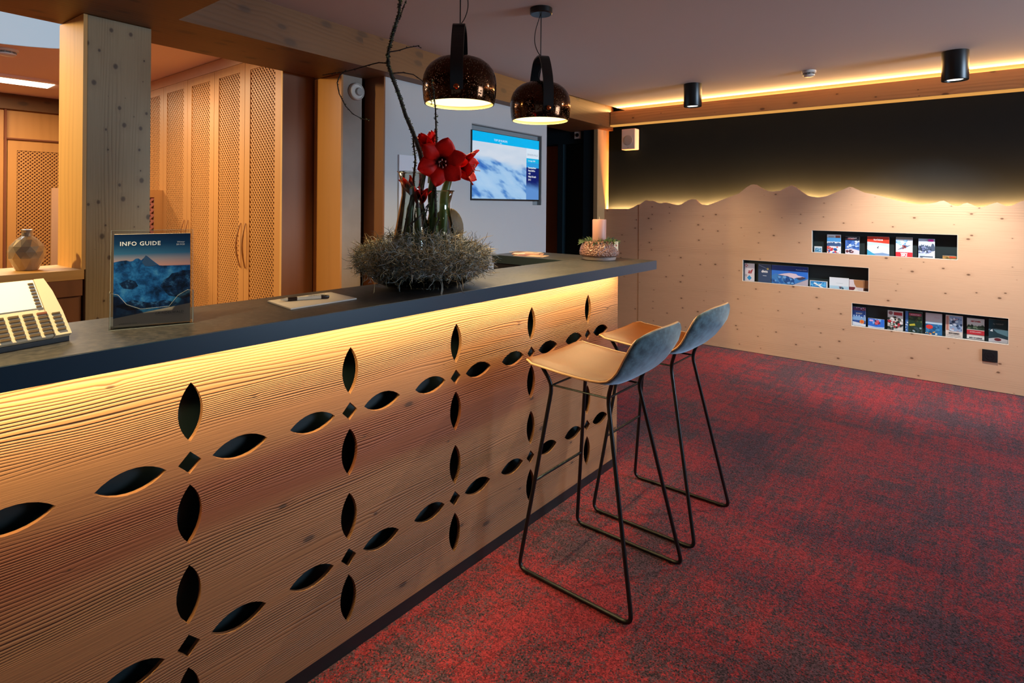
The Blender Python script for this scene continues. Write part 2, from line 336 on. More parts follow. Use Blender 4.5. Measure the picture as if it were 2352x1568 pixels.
# office ceiling with an oval skylight opening
hole = [(.65+.85*math.cos(a/40*2*math.pi), 4.6+.90*math.sin(a/40*2*math.pi)) for a in range(40)]
me = cut_panel('ceiling_office', [(-2.6, 3.4), (6.1, 3.4), (6.1, 8.2), (-2.6, 8.2)], [hole], .04)
st(link('ceiling', me, M['office_ceil'], None, (0, 0, 2.58)), 'warm pink office ceiling with an oval skylight')
sk = thing('skylight', 'oval frosted skylight in the office ceiling', 'skylight', (.65, 4.6, 2.6), kind='structure')
b = B(); b.lathe([(1.004, -.039), (1.004, .05)], (0, 0, 0), 40, cap=False); o = b.obj('skylight_shaft', M['white_wall'], sk, True); o.scale = (.85, .90, 1)
t = NT('frosted_skylight_pane'); t.set(Base_Color=lin('#3a4248')); t.b.inputs['Emission Color'].default_value = lin('#a9c4d8'); t.b.inputs['Emission Strength'].default_value = .82
b = B(); b.lathe([(.001, -.037), (1, -.037)], (0, 0, 0), 40, cap=False); o = b.obj('skylight_pane', t.m, sk); o.scale = (.85, .90, 1)
# walls that close the room
b = B(); b.box((6.0, -4.1, 0), (6.12, 3.4, 2.6)); st(b.obj('wall_right', M['dark_wall']), 'dark petrol painted wall above the wooden mountain panel')
b = B(); b.box((5.745, 3.4, 0), (6.0, 3.45, 2.6)); st(b.obj('wall_return', M['tan_wall']), 'narrow wall return in LED-lit beige beside the dark alcove')
b = B(); b.box((5.76, 3.45, 0), (5.86, 3.60, 2.6)); b.box((5.80, 3.60, 2.17), (5.86, 5.2, 2.6)); b.box((5.86, 3.60, 0), (5.92, 5.2, 2.6)); b.box((5.78, 3.90, 0), (5.86, 3.975, 2.17))
b.box((4.6, 5.1, 0), (5.8, 5.2, 2.6)); st(b.obj('wall_alcove', M['dark_wall2']), 'dark alcove wall beyond the white wall')
b = B(); b.box((5.83, 3.975, 0), (5.858, 4.75, 2.16)); d1 = st(b.obj('door_1', M['brown_panel']), 'brown wooden door in the dark alcove')
b = B(); b.box((-2.6, 8.0, 0), (6.1, 8.12, 2.6)); st(b.obj('wall_back', M['beech']), 'beech panelled office back wall')
b = B(); b.box((-2.6, 7.93, 2.40), (6.1, 8.0, 2.56)); st(b.obj('trim_2', M['beam_wood']), 'olive brown cornice board above the office back wall')
b = B(); b.box((-2.62, -4.1, 0), (-2.5, -3.0, 2.7)); b.box((-2.62, .4, 0), (-2.5, 8.2, 2.7)); b.box((-2.62, -3.0, 0), (-2.5, .4, .8)); b.box((-2.62, -3.0, 2.3), (-2.5, .4, 2.7)); st(b.obj('wall_left', M['white_wall']), 'plain wall behind the viewer')
b = B(); b.box((-2.6, -4.12, 0), (.5, -4.0, 2.7)); b.box((5.1, -4.12, 0), (6.1, -4.0, 2.7)); b.box((.5, -4.12, 0), (5.1, -4.0, .8)); b.box((.5, -4.12, 2.3), (5.1, -4.0, 2.7)); st(b.obj('wall_front', M['white_wall']), 'plain window wall beside the viewer')
b = B()
for xx in (.5, 2.0, 3.5, 5.04): b.box((xx, -4.09, .8), (xx+.06, -4.03, 2.3))
b.box((.5, -4.09, .8), (5.1, -4.03, .86)); b.box((.5, -4.09, 2.24), (5.1, -4.03, 2.3)); st(b.obj('window_1', M['pale_wood']), 'wooden window frame outside the view')
b = B()
for yy in (-3.0, -1.3, .34): b.box((-2.59, yy, .8), (-2.53, yy+.06, 2.3))
b.box((-2.59, -3.0, .8), (-2.53, .4, .86)); b.box((-2.59, -3.0, 2.24), (-2.53, .4, 2.3)); st(b.obj('window_2', M['pale_wood']), 'wooden window frame behind the viewer')
# main ceiling beam (front face at F0, soffit .57 deep) and the crossing beam
F0 = Vector((5.75, 3.225, 0)); L = 8.2; zb = 2.308
b = B(); b.obox(F0-bx*L+Vector((0, 0, zb)), bx*(L+.02), by*.10, (0, 0, .25)); b.obox(F0-bx*L+by*.103+Vector((0, 0, zb+.002)), bx*(L+.25), by*.462, (0, 0, .26))
st(b.obj('trim_1', M['beam_wood']), 'broad knotty spruce ceiling beam over the reception opening')
b = B(); b.box((.42, -4.0, 2.300), (1.12, 2.955, 2.53)); st(b.obj('trim_3', M['beam_wood']), 'short crossing ceiling beam above the bar')
b = B(); b.box((5.70, -4.0, 2.335), (5.76, 3.215, 2.484), .003); st(b.obj('trim_4', M['wallbeam_wood']), 'knotty spruce beam along the dark wall hiding warm cove light')
b = B(); b.box((5.702, -4.0, 2.320), (5.775, 3.215, 2.3345)); st(b.obj('trim_5', emit('lit_underside_glow', (1, .46, .10, 1), .75)), 'glowing strip standing in for the lit underside of the wall beam')  # emissive strip stands in for warm light on the beam's underside
# post and rear opening
Q = Vector((.836, 3.233, 0))
b = B(); b.obox(Q, bx*.272, by*.315, (0, 0, 2.308), .003); st(b.obj('timber_post', M['post_wood']), 'knotty laminated timber post beside the office opening')
b = B(); b.obox(Q-bx*.016+Vector((0, 0, 1.12)), bx*.016, by*.318, (0, 0, 1.188)); st(b.obj('opening_jamb', M['jamb_wood']), 'smooth orange jamb board of the office opening')
b = B(); b.obox(Q-bx*3.2+Vector((0, 0, 1.075)), bx*3.195, by*.33, (0, 0, .045), .002); st(b.obj('window_sill', M['sill_wood']), 'wooden ledge of the office opening')
b = B(); b.obox(Q-bx*3.2+by*.02, bx*3.19, by*.28, (0, 0, 1.075)); st(b.obj('wall_half', M['brown_panel']), 'low brown boarded wall under the office ledge')
b = B(); b.obox(Q-bx*3.2+by*.004+Vector((0, 0, 1.0)), bx*3.19, by*.016, (0, 0, .075)); st(b.obj('trim_6', M['brown_panel']), 'brown apron board under the office ledge')
# pillar and white TV wall
b = B(); b.box((2.30, 3.345, 0), (2.455, 3.60, 2.308)); st(b.obj('pillar', M['plaster']), 'grey plaster pillar face with round alarm')
b = B(); b.box((2.286, 3.34, 0), (2.30, 3.66, 2.308)); st(b.obj('pillar_lining', M['beech']), 'orange beech lining on the side of the pillar')
W0 = Vector((2.525, 3.176, 0))     # front left foot of the TV wall
def W(x, z, d=0.0):                 # x world along the wall -> point on the front face, d behind it
    s_ = (x-2.525)/bx.x; return W0+bx*s_+by*d+Vector((0, 0, z))
xe = 4.585; rx0, rx1, rz0, rz1 = 3.448, 4.499, 1.434, 2.102
b = B()
def wb(x0, x1, z0, z1, d0, d1): b.obox(W(x0, z0, d0), W(x1, z0, d0)-W(x0, z0, d0), by*(d1-d0), (0, 0, z1-z0))
wb(2.525, rx0, 0, 2.33, 0, .2); wb(rx1, xe, 0, 2.33, 0, .2); wb(rx0, rx1, 0, rz0, 0, .2); wb(rx0, rx1, rz1, 2.33, 0, .2); wb(rx0, rx1, rz0, rz1, .10, .2); wb(3.448, 4.355, rz0, 1.472, .006, .1)
st(b.obj('wall_television', M['white_wall']), 'pale grey wall carrying the television')
b = B(); wb(2.513, 2.5245, 0, 2.33, 0, .2); st(b.obj('trim_7', M['brown_panel']), 'brown edge board closing the white wall')
b = B(); wb(rx0+.002, rx1-.002, rz0+.001, rz1-.002, .045, .098); wb(rx1-.008, rx1-.001, rz0, rz1, .002, .085); wb(rx0, rx1-.01, rz1-.007, rz1-.001, .002, .085); st(b.obj('recess_lining', M['grey_metal']), 'grey lining of the television recess')
b = B(); b.box((2.44, 3.55, 0), (4.8, 3.66, 2.6)); st(b.obj('wall_rear', M['brown_panel']), 'brown wall seen between pillar and white wall')
b = B(); wb(2.645, 3.19, .02, 1.783, -.014, -.001); o = b.obj('wall_hatch', plain('hatch_white', '#d4d4d8', .5)); tagx(o, 'flush pale panel on the white wall behind the flowers', 'wall panel')
# television
tv = thing('television', 'flat television with a snowy blue ski picture hung in the wall recess', 'television', tuple(W(3.93, 1.475, 0)))
def wloc(bb): 
    k = Vector(tv.location); bb.v = [tuple(Vector(v)-k) for v in bb.v]; return bb
b = B(); b.obox(W(3.436, 1.470, -.012), W(4.437, 0)-W(3.436, 0), by*.05, (0, 0, .578), .002); wloc(b).obj('bezel', M['black'], tv)
t = NT('tv_picture'); c = t.coord(); x, y, z = t.sep(c)[:3]
xx = t.math('DIVIDE', x, .5); zz = t.math('DIVIDE', z, .57)
n1 = t.noise(t.comb(t.math('MULTIPLY', x, 3.0), t.math('MULTIPLY', t.math('ADD', z, t.math('MULTIPLY', x, .30)), 8.0)), 1.0, 3, .5)
n2 = t.noise(t.comb(t.math('MULTIPLY', x, 1.4), t.math('MULTIPLY', z, 5)), 2.0, 2)
slope = t.smooth(t.math('ADD', t.math('ADD', zz, t.math('MULTIPLY', xx, .09)), t.math('MULTIPLY', t.math('SUBTRACT', n2, .5), .25)), .50, .62)
land = t.ramp(n1, [(.30, lin('#1c50b0')), (.39, lin('#5088cc')), (.47, lin('#9cc4ea')), (.75, lin('#b4d2ee'))])
sky = t.mix(n2, lin('#b9cde2'), lin('#dfe4ee')); pic = t.mix(slope, land, sky)
bar = t.math('GREATER_THAN', zz, .85); pic = t.mix(bar, pic, lin('#00b4f0'))
side = t.math('GREATER_THAN', x, .29); sidec = t.mix(t.smooth(t.math('ADD', zz, t.math('MULTIPLY', n1, .3)), .28, .5), lin('#5d8fd0'), lin('#0b1c6a')); 
side2 = t.mix(t.math('GREATER_THAN', zz, .54), sidec, lin('#2b9be0')); side2 = t.mix(t.math('GREATER_THAN', zz, .62), side2, lin('#18b4e6')); side2 = t.mix(t.math('GREATER_THAN', zz, .69), side2, lin('#d7e6f4')); side2 = t.mix(bar, side2, lin('#00b4f0'))
pic = t.mix(side, pic, side2)
t.set(Base_Color=(0, 0, 0, 1), Roughness=.7); t.b.inputs['Specular IOR Level'].default_value = .1; t.l(pic, t.b.inputs['Emission Color']); t.b.inputs['Emission Strength'].default_value = 1.0
b = B(); b.obox(W(3.443, 1.485, -.0135), W(4.428, 0)-W(3.443, 0), by*.001, (0, 0, .558)); o = wloc(b).obj('screen', t.m, tv); 
pr = Print(W(3.443, 1.485, -.0150)-Vector(tv.location), bx, (0, 0, 1)); wh = emit('screen_white', (.9, .96, 1, 1), .9); dkb = emit('screen_grey', (.25, .36, .5, 1), .8)
pr.text(.38, .495, .026, 'TOP OF EUROPE', wh, 'CENTER'); pr.text(.38, .478, .016, 'Live', wh, 'CENTER')
pr.text(.875, .408, .026, 'GRINDELWALD', dkb, 'CENTER', 1.0)
pr.text(.80, .355, .020, 'Sunnegga 2288', wh)
for i, s_ in enumerate(['Sonnenaufgang', 'First 2168 m', '+18', 'Wind 15 km/h', '25 C']): pr.text(.805, .290-.028*i, .022, s_, wh, bold=.0008)
pr.obj('screen_lettering', tv)

# ---------------------------------------------------------------- mountain panel with niches
SKY = [(3.404, 1.395), (3.084, 1.399), (3.03, 1.418), (2.976, 1.447), (2.95, 1.450), (2.876, 1.498), (2.83, 1.489), (2.793, 1.492), (2.745, 1.472), (2.700, 1.463), (2.655, 1.474), (2.620, 1.469), (2.56, 1.455), (2.502, 1.446), (2.465, 1.455), (2.434, 1.474), (2.38, 1.502), (2.345, 1.512), (2.302, 1.505), (2.27, 1.47), (2.246, 1.455), (2.186, 1.447), (2.119, 1.469), (2.02, 1.508), (1.943, 1.538), (1.866, 1.568), (1.79, 1.63), (1.753, 1.652), (1.725, 1.656), (1.700, 1.652), (1.66, 1.625), (1.602, 1.592), (1.55, 1.585), (1.479, 1.591), (1.42, 1.625), (1.383, 1.642), (1.35, 1.628), (1.25, 1.548), (1.214, 1.535), (1.152, 1.527), (1.087, 1.538), (.98, 1.585), (.91, 1.618), (.897, 1.621), (.88, 1.617), (.789, 1.570), (.700, 1.550), (.547, 1.501), (.44, 1.474), (.364, 1.469), (.32, 1.474), (.276, 1.484), (.25, 1.496), (.225, 1.499), (.20, 1.485), (.176, 1.467), (.15, 1.457), (.134, 1.455), (.115, 1.462), (.100, 1.475), (.073, 1.482), (.05, 1.472), (.010, 1.449), (-.030, 1.452), (-.08, 1.476), (-.110, 1.487), (-.135, 1.475), (-.162, 1.459), (-.200, 1.463), (-.251, 1.496), (-.30, 1.51), (-.36, 1.50), (-.46, 1.46), (-.6, 1.48), (-.8, 1.58), (-1.0, 1.50), (-1.3, 1.46), (-1.6, 1.55), (-2.0, 1.48), (-2.4, 1.46)]
mp = thing('mountain_wall_panel', 'pale knotty wood wall panelling cut along the top like a mountain skyline', 'wall panelling', (5.905, 3.40, 0))
niches = [(1.204, .132, 1.017, 1.224), (1.826, .747, .694, .909), (.878, -.186, .380, .587)]
def wallmesh(name, outer, holes, x, parent):
    # local curve XY -> world (y, z): build with X = -y so that it is not mirrored
    me = cut_panel(name, [(-p[0], p[1]) for p in outer], [[(-p[0], p[1]) for p in h] for h in holes], .019)
    for v in me.vertices: a_, b_, c_ = v.co; v.co = (x+c_-parent.location.x, -a_-parent.location.y, b_-parent.location.z)
    me.flip_normals(); me.update(); return link(name, me, M['pale_wood'], parent)
seam = 2.958
lp = [p for p in SKY if p[0] > seam]; rp = [p for p in SKY if p[0] <= seam]
wallmesh('panel', [(3.404, .004)]+lp+[(seam+.0015, 1.449), (seam+.0015, .004)], [], 5.919, mp)
wallmesh('panel', [(seam-.0015, .004), (seam-.0015, 1.449)]+rp+[(-2.4, .004)], [[(y0, z0), (y0, z1), (y1, z1), (y1, z0)] for y0, y1, z0, z1 in niches], 5.915, mp)
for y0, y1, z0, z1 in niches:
    b = B(); xa, xb = 5.9255, 5.995; e = .0005
    b.box((xb-.004, y1, z0), (xb, y0, z1)); b.box((xa, y1-.006, z0-.006), (xb, y1-e, z1+.006)); b.box((xa, y0+e, z0-.006), (xb, y0+.006, z1+.006)); b.box((xa, y1, z1+e), (xb, y0, z1+.006)); b.box((xa, y1, z0-.006), (xb, y0, z0-e))
    k_ = Vector(mp.location); b.v = [tuple(Vector(v)-k_) for v in b.v]; b.obj('niche_box', M['recess'], mp)
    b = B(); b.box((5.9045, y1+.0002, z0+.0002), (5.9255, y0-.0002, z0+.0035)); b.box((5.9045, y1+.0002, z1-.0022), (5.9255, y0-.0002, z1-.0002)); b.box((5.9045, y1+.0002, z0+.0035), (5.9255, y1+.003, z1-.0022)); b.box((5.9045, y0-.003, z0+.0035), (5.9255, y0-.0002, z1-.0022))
    b.v = [tuple(Vector(v)-k_) for v in b.v]; b.obj('niche_lit_edge', M['paper'], mp)  # white strips paint in the light on the niche's cut edges
# LED strip hidden behind the skyline, shining up the dark wall
prev = SKY[0]
for p in [(3.08, 1.36), (2.62, 1.40), (2.25, 1.40), (1.95, 1.43), (1.48, 1.50), (1.15, 1.48), (.72, 1.49), (.40, 1.43), (.02, 1.41), (-.45, 1.42), (-1.3, 1.42), (-2.3, 1.42)]:
    q = prev; L_ = math.hypot(p[0]-q[0], p[1]-q[1])
    strip('skyline_led', (5.955, q[0]-.01, q[1]-.05 if q is SKY[0] else q[1]), (5.955, p[0]+.01, p[1]), .012, 190*L_, (1.0, .33, .08), (1, 0, .28)); prev = p
# sockets, speaker, detectors
s_ = thing('wall_socket', 'square black power socket low on the wooden panelling', 'socket', (5.904, -.0735, .279))
b = B(); b.box((-.009, -.047, -.047), (0, .047, .047), .003); b.obj('cover_plate', M['black'], s_)
b = B(); b.lathe([(.030, 0), (.030, .0015), (.028, .002), (.0275, .0005), (.001, .0005)], (-.0093, 0, 0), 24, (-1, 0, 0)); b.lathe([(.003, .0), (.003, .004)], (-.0093, .009, 0), 8, (-1, 0, 0)); b.lathe([(.003, .0), (.003, .004)], (-.0093, -.009, 0), 8, (-1, 0, 0)); b.obj('plug_hole', plain('socket_insert', '#16181a', .35), s_)
sp_ = thing('wall_speaker', 'small white box speaker high on the dark wall by the beam', 'speaker', (5.99, 3.09, 2.07))
b = B(); b.box((-.10, -.085, 0), (0, .085, .235), .008); b.obj('cabinet', M['white_plastic'], sp_)
b = B(); b.lathe([(.056, 0), (.056, .003), (.050, .004), (.012, -.0005), (.001, -.0005)], (-.1005, 0, .105), 28, (-1, 0, 0)); b.obj('speaker_grille', plain('grille_grey', '#b7aea2', .6), sp_, True)
b = B(); b.box((-.103, -.012, .018), (-.1, .012, .024)); b.obj('badge', M['grey_metal'], sp_)
th = thing('wall_thermostat', 'small square white device high in the dark alcove', 'thermostat', (5.798, 3.70, 2.265))
b = B(); b.box((-.016, -.042, -.042), (0, .042, .042), .004); b.obj('housing', M['white_plastic'], th)
b = B(); b.lathe([(.022, 0), (.022, .004), (.018, .006), (.001, .006)], (-.0165, 0, 0), 20, (-1, 0, 0)); b.obj('dial', M['black'], th, True)
al = thing('round_alarm', 'round white alarm sounder high on the grey pillar', 'alarm', (2.402, 3.345, 2.205))
b = B(); b.lathe([(.058, 0), (.060, .012), (.056, .026), (.050, .030), (.046, .024), (.001, .024)], (0, 0, 0), 36, (0, -1, 0)); b.obj('base_ring', M['white_plastic'], al, True)
b = B(); b.lathe([(.028, .024), (.028, .034), (.024, .040), (.001, .041)], (.010, 0, 0), 28, (0, -1, 0)); b.obj('lens', plain('alarm_lens', '#aeb0ac', .2), al, True)
def detector(loc, label, r=.052):
    d = thing('smoke_detector', label, 'smoke detector', loc)
    b = B(); b.lathe([(r, 0), (r, -.014), (r*.93, -.018), (r*.80, -.020)], (0, 0, 0), 32); b.obj('base', M['white_plastic'], d, True)
    b = B()
    for i in range(10): a = 2*math.pi*i/10; b.obox(Vector((math.cos(a)*r*.76, math.sin(a)*r*.76, -.034))-Vector((-math.sin(a), math.cos(a), 0))*.004, Vector((-math.sin(a), math.cos(a), 0))*.008, Vector((math.cos(a), math.sin(a), 0))*.005, (0, 0, .016))
    b.lathe([(r*.6, -.034), (r*.6, -.018)], (0, 0, 0), 20, cap=False); b.obj('smoke_vent', plain('vent_grey', '#8d8a84', .6), d)
    b = B(); b.lathe([(r*.82, -.033), (r*.80, -.040), (r*.6, -.047), (.001, -.049)], (0, 0, 0), 32); b.obj('cap', M['white_plastic'], d, True)
detector((5.06, 1.062, 2.525), 'white smoke detector on the lobby ceiling between the two black downlights')
detector((.955, 5.62, 2.56), 'white smoke detector on the office ceiling beside the skylight', .07)
def downlight(loc, label):
    d = thing('ceiling_downlight', label, 'ceiling light', loc, group='black cylinder downlights')
    b = B(); b.lathe([(.078, -.002), (.078, -.20), (.076, -.203), (.060, -.203), (.056, -.188), (.052, -.186)], (0, 0, 0), 40, cap=False); b.obj('housing', M['black_metal'], d, True)
    b = B(); b.lathe([(.055, -.190), (.046, -.196), (.001, -.197)], (0, 0, 0), 32, cap=False); b.obj('lamp_lens', emit('downlight_lens', (1, .93, .8, 1), 3.0), d, True)
downlight((5.03, .135, 2.526), 'black cylinder downlight on the ceiling nearest the viewer')
downlight((5.0, 1.99, 2.526), 'black cylinder downlight on the ceiling nearest the alcove')

# ---------------------------------------------------------------- reception counter
ct = thing('reception_counter', 'ridged larch reception counter front pierced with leaf and diamond cutouts', 'reception counter', (1.0, 1.555, 0))
PX0, PX1, PZ0, PZ1, PY = -.9, 2.858, .048, 1.072, 1.555
def leaf(cx, cz, L_, W_, vert, n=9):
    R_ = (L_*L_/4+W_*W_/4)/W_; th_ = math.asin(L_/2/R_); P = []
    for sgn in (1, -1):
        for i in range(n):
            a = -th_+2*th_*i/n; s0 = R_*math.sin(a)*sgn; t0 = (R_*math.cos(a)-(R_-W_/2))*sgn
            P.append((cx+t0, cz-s0) if vert else (cx+s0, cz+t0))
    return P
holes = []; c0 = .6265; px = .4795; rows = (.776, .310)
for n_ in range(-3, 5):
    cx = c0+n_*px
    for rz in rows: holes.append([(cx-.0285, rz), (cx, rz+.0285), (cx+.0285, rz), (cx, rz-.0285)])
    for zz in (.905, .6455, .4405, .180): holes.append(leaf(cx, zz, .151, .060, True))
    for rz in rows:
        for sx in (.13, ): holes.append(leaf(cx+sx, rz, .151, .060, False))
        if cx-.13 > PX0+.1: holes.append(leaf(cx-.13, rz, .151, .060, False))
me = cut_panel('front_panel', [(PX0, PZ0), (PX1, PZ0), (PX1, PZ1), (PX0, PZ1)], holes, .014)
for v in me.vertices: a_, b_, c_ = v.co; v.co = (a_-1.0, c_+.007, b_)
me.flip_normals() if me.polygons[0].normal.y == 99 else None
me.update(); link('front_panel', me, M['counter_wood'], ct)
b = B(); b.box((PX0-1, .060, .05), (PX1-1.022, .064, 1.07)); b.obj('cutout_backing', M['recess'], ct)
b = B(); b.box((PX1-1.020, .0145, .048), (PX1-1.0005, .285, 1.07)); b.obj('end_panel', M['counter_wood'], ct)
b = B(); b.box((PX0-1, .066, .048), (PX1-1.022, .285, 1.068)); b.obj('carcass', M['black'], ct)
b = B(); b.box((PX0-1, .0015, 0.0), (PX1-1.002, .28, .0475)); b.obj('plinth', M['black'], ct)
b = B(); b.box((-.65-1, -.075, 1.0635), (2.86-1, -.052, 1.0685)); b.obj('led_profile', emit('led_profile_glow', (1, .7, .28, 1), 3), ct)
wt = thing('bar_worktop', 'dark stone bar top with a raised return piece at its far end', 'worktop', (1.0, 1.457, 1.12))
b = B(); b.box((-1.9, .003, -.051), (2.138, .398, 0), .0015); b.obj('bar_top', M['stone'], wt)
b = B(); b.box((-1.9, -.001, -.0505), (2.138, .0028, -.001)); b.obj('front_edge', plain('edge_daylight_blue', (.009, .034, .062, 1), .30, spec=.6), wt)['label'] = 'front edge with blue daylight painted on'  # window daylight on the edge is painted in as blue
b = B(); b.box((1.77, .399, -.051), (2.135, .945, 0), .0015); b.obj('return_top', M['stone'], wt)
b = B(); b.box((1.7665, .400, -.0505), (1.7695, .944, -.001)); b.obj('return_edge', M['recess'], wt)
rc = thing('return_cabinet', 'black cabinet carrying the return piece of the bar', 'cabinet', (2.95, 2.13, 0))
b = B(); b.box((-.175, -.265, .06), (.17, .265, 1.066)); b.obj('carcass', M['black'], rc)
b = B(); b.box((-.165, -.255, 0), (.16, .255, .0595)); b.obj('plinth', M['black'], rc)

# ---------------------------------------------------------------- wardrobe with lattice doors
def lattice_mesh(w_, h_, pitch=.036, sw=.0118, th_=.0035):
    """two layers of diagonal slats clipped to a rectangle; local (u, n, z)"""
    b = B()
    for layer in (0, 1):
        sg = 1 if layer == 0 else -1; k = -int(h_/pitch)-2
        while k*pitch < w_+h_+pitch:
            c_ = k*pitch      # line u = c_ + sg*z (sg=1) ; for sg=-1: u = c_ - z
            pts = []
            if sg == 1:
                z0 = max(0, -c_); z1 = min(h_, w_-c_)
                if z1-z0 > .012: pts = [(c_+z0, z0), (c_+z1, z1)]
            else:
                z0 = max(0, c_-w_); z1 = min(h_, c_)
                if z1-z0 > .012: pts = [(c_-z0, z0), (c_-z1, z1)]
            if pts:
                a = Vector((pts[0][0], 0, pts[0][1])); e = Vector((pts[1][0], 0, pts[1][1])); d = (e-a).normalized(); s1 = Vector((d.z, 0, -d.x))*sw
                b.obox(a-s1/2+Vector((0, layer*th_, 0)), e-a, s1, (0, th_*.95, 0))
            k += 1
    return b
wd = thing('built_in_wardrobe', 'tall beech wardrobe row with woven lattice door panels', 'wardrobe', (2.056, 3.70, 0))
edges = [3.70, 4.212, 4.712, 5.212, 5.73, 6.24, 6.75]
lm = None
for i in range(6):
    y0, y1 = edges[i]+.002, edges[i+1]-.002; z0, z1 = .06, 2.470; sw_ = .078
    b = B(); yy0, yy1 = y0-3.70, y1-3.70
    b.box((0, yy0, z0), (.022, yy0+sw_, z1), .0015); b.box((0, yy1-sw_, z0), (.022, yy1, z1), .0015); b.box((0, yy0+sw_, z1-.065), (.022, yy1-sw_, z1)); b.box((0, yy0+sw_, z0), (.022, yy1-sw_, z0+.12))
    dr = b.obj('door', M['beech'], wd)
    lw_ = (y1-y0)-2*sw_; lh = z1-.065-z0-.12
    lb = lattice_mesh(lw_, lh); lb.v = [(.004+v[1], yy0+sw_+v[0], z0+.12+v[2]) for v in lb.v]
    o = lb.obj('lattice', M['beech'], dr); o['kind'] = 'stuff'
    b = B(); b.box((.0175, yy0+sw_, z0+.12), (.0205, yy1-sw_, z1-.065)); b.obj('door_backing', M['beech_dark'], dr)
    hy = (yy1-.035) if i % 2 == 0 else (yy0+.035); P_ = [(-.006-.03*math.sin(math.pi*k/12), hy+(.010 if i % 2 else -.010)*math.sin(math.pi*k/12), .955+.33*k/12) for k in range(13)]
    b = B(); b.tube(P_, [.004+.003*math.sin(math.pi*k/12) for k in range(13)], 8); b.obj('door_handle', plain('handle_wood', '#a9713c', .4), dr, True)
b = B(); b.box((.0225, .0, .0), (.24, 3.05, 2.47)); b.box((.03, 0, 0), (.24, .004, 2.47)); b.obj('carcass', M['beech'], wd)
b = B(); b.box((.0, 0, 2.472), (.24, 3.2, 2.556)); b.obj('top_filler', plain('filler_board', '#cfa078', .7), wd)
b = B(); b.box((.0, -.022, .0), (.24, -.001, 2.556)); b.obj('end_panel', M['brown_panel'], wd)
b = B(); b.box((-.004, -.024, .0), (-.0005, -.004, 2.556)); b.obj('edge_strip', M['jamb_wood'], wd)
# low lattice partition in the office
pt = thing('lattice_partition', 'low beech partition with a woven lattice panel beside the wardrobe', 'partition', (1.25, 5.72, 0))
b = B(); b.box((0, 0, .04), (.075, .03, 1.54), .001); b.box((.735, 0, .04), (.805, .03, 1.54), .001); b.box((.075, 0, 1.475), (.735, .03, 1.54)); b.box((.075, 0, .04), (.735, .03, .16)); b.obj('frame', M['beech'], pt)
lb = lattice_mesh(.66, 1.315, .05, .018); lb.v = [(.075+v[0], .008+v[1], .16+v[2]) for v in lb.v]; o = lb.obj('lattice', plain('lattice_mauve_beech', '#b9705a', .6), pt); o['kind'] = 'stuff'
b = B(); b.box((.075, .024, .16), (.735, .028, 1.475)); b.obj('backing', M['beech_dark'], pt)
# back wall lattice door
db = thing('office_door', 'beech office door with a woven lattice panel in the back wall', 'door', (1.37, 7.97, 0))
b = B(); b.box((0, 0, .01), (.075, .028, 2.07)); b.box((.78, 0, .01), (.86, .028, 2.07)); b.box((.075, 0, 1.97), (.78, .028, 2.07)); b.box((.075, 0, .01), (.78, .028, .2)); b.obj('frame', M['beech'], db)
lb = lattice_mesh(.705, 1.77, .038, .0122); lb.v = [(.075+v[0], .006+v[1], .2+v[2]) for v in lb.v]; o = lb.obj('lattice', M['beech'], db); o['kind'] = 'stuff'
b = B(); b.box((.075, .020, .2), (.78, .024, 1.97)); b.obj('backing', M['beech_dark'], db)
b = B(); b.box((-.03, -.012, 0), (-.012, .028, 2.42)); b.box((-.03, -.004, 2.085), (.9, .028, 2.10)); b.obj('door_casing', M['beech_dark'], db)
# fluorescent ceiling light
fl = thing('fluorescent_light', 'lit rectangular fluorescent panel light on the office ceiling', 'ceiling light', (.85, 6.95, 2.56))
b = B(); b.box((-.75, -.22, -.020), (.74, .20, 0)); b.obj('frame', M['office_ceil'], fl)
b = B(); b.box((-.67, -.12, -.026), (.66, .14, -.0205)); b.obj('diffuser', emit('fluorescent_diffuser', (1, .92, .66, 1), 7), fl)

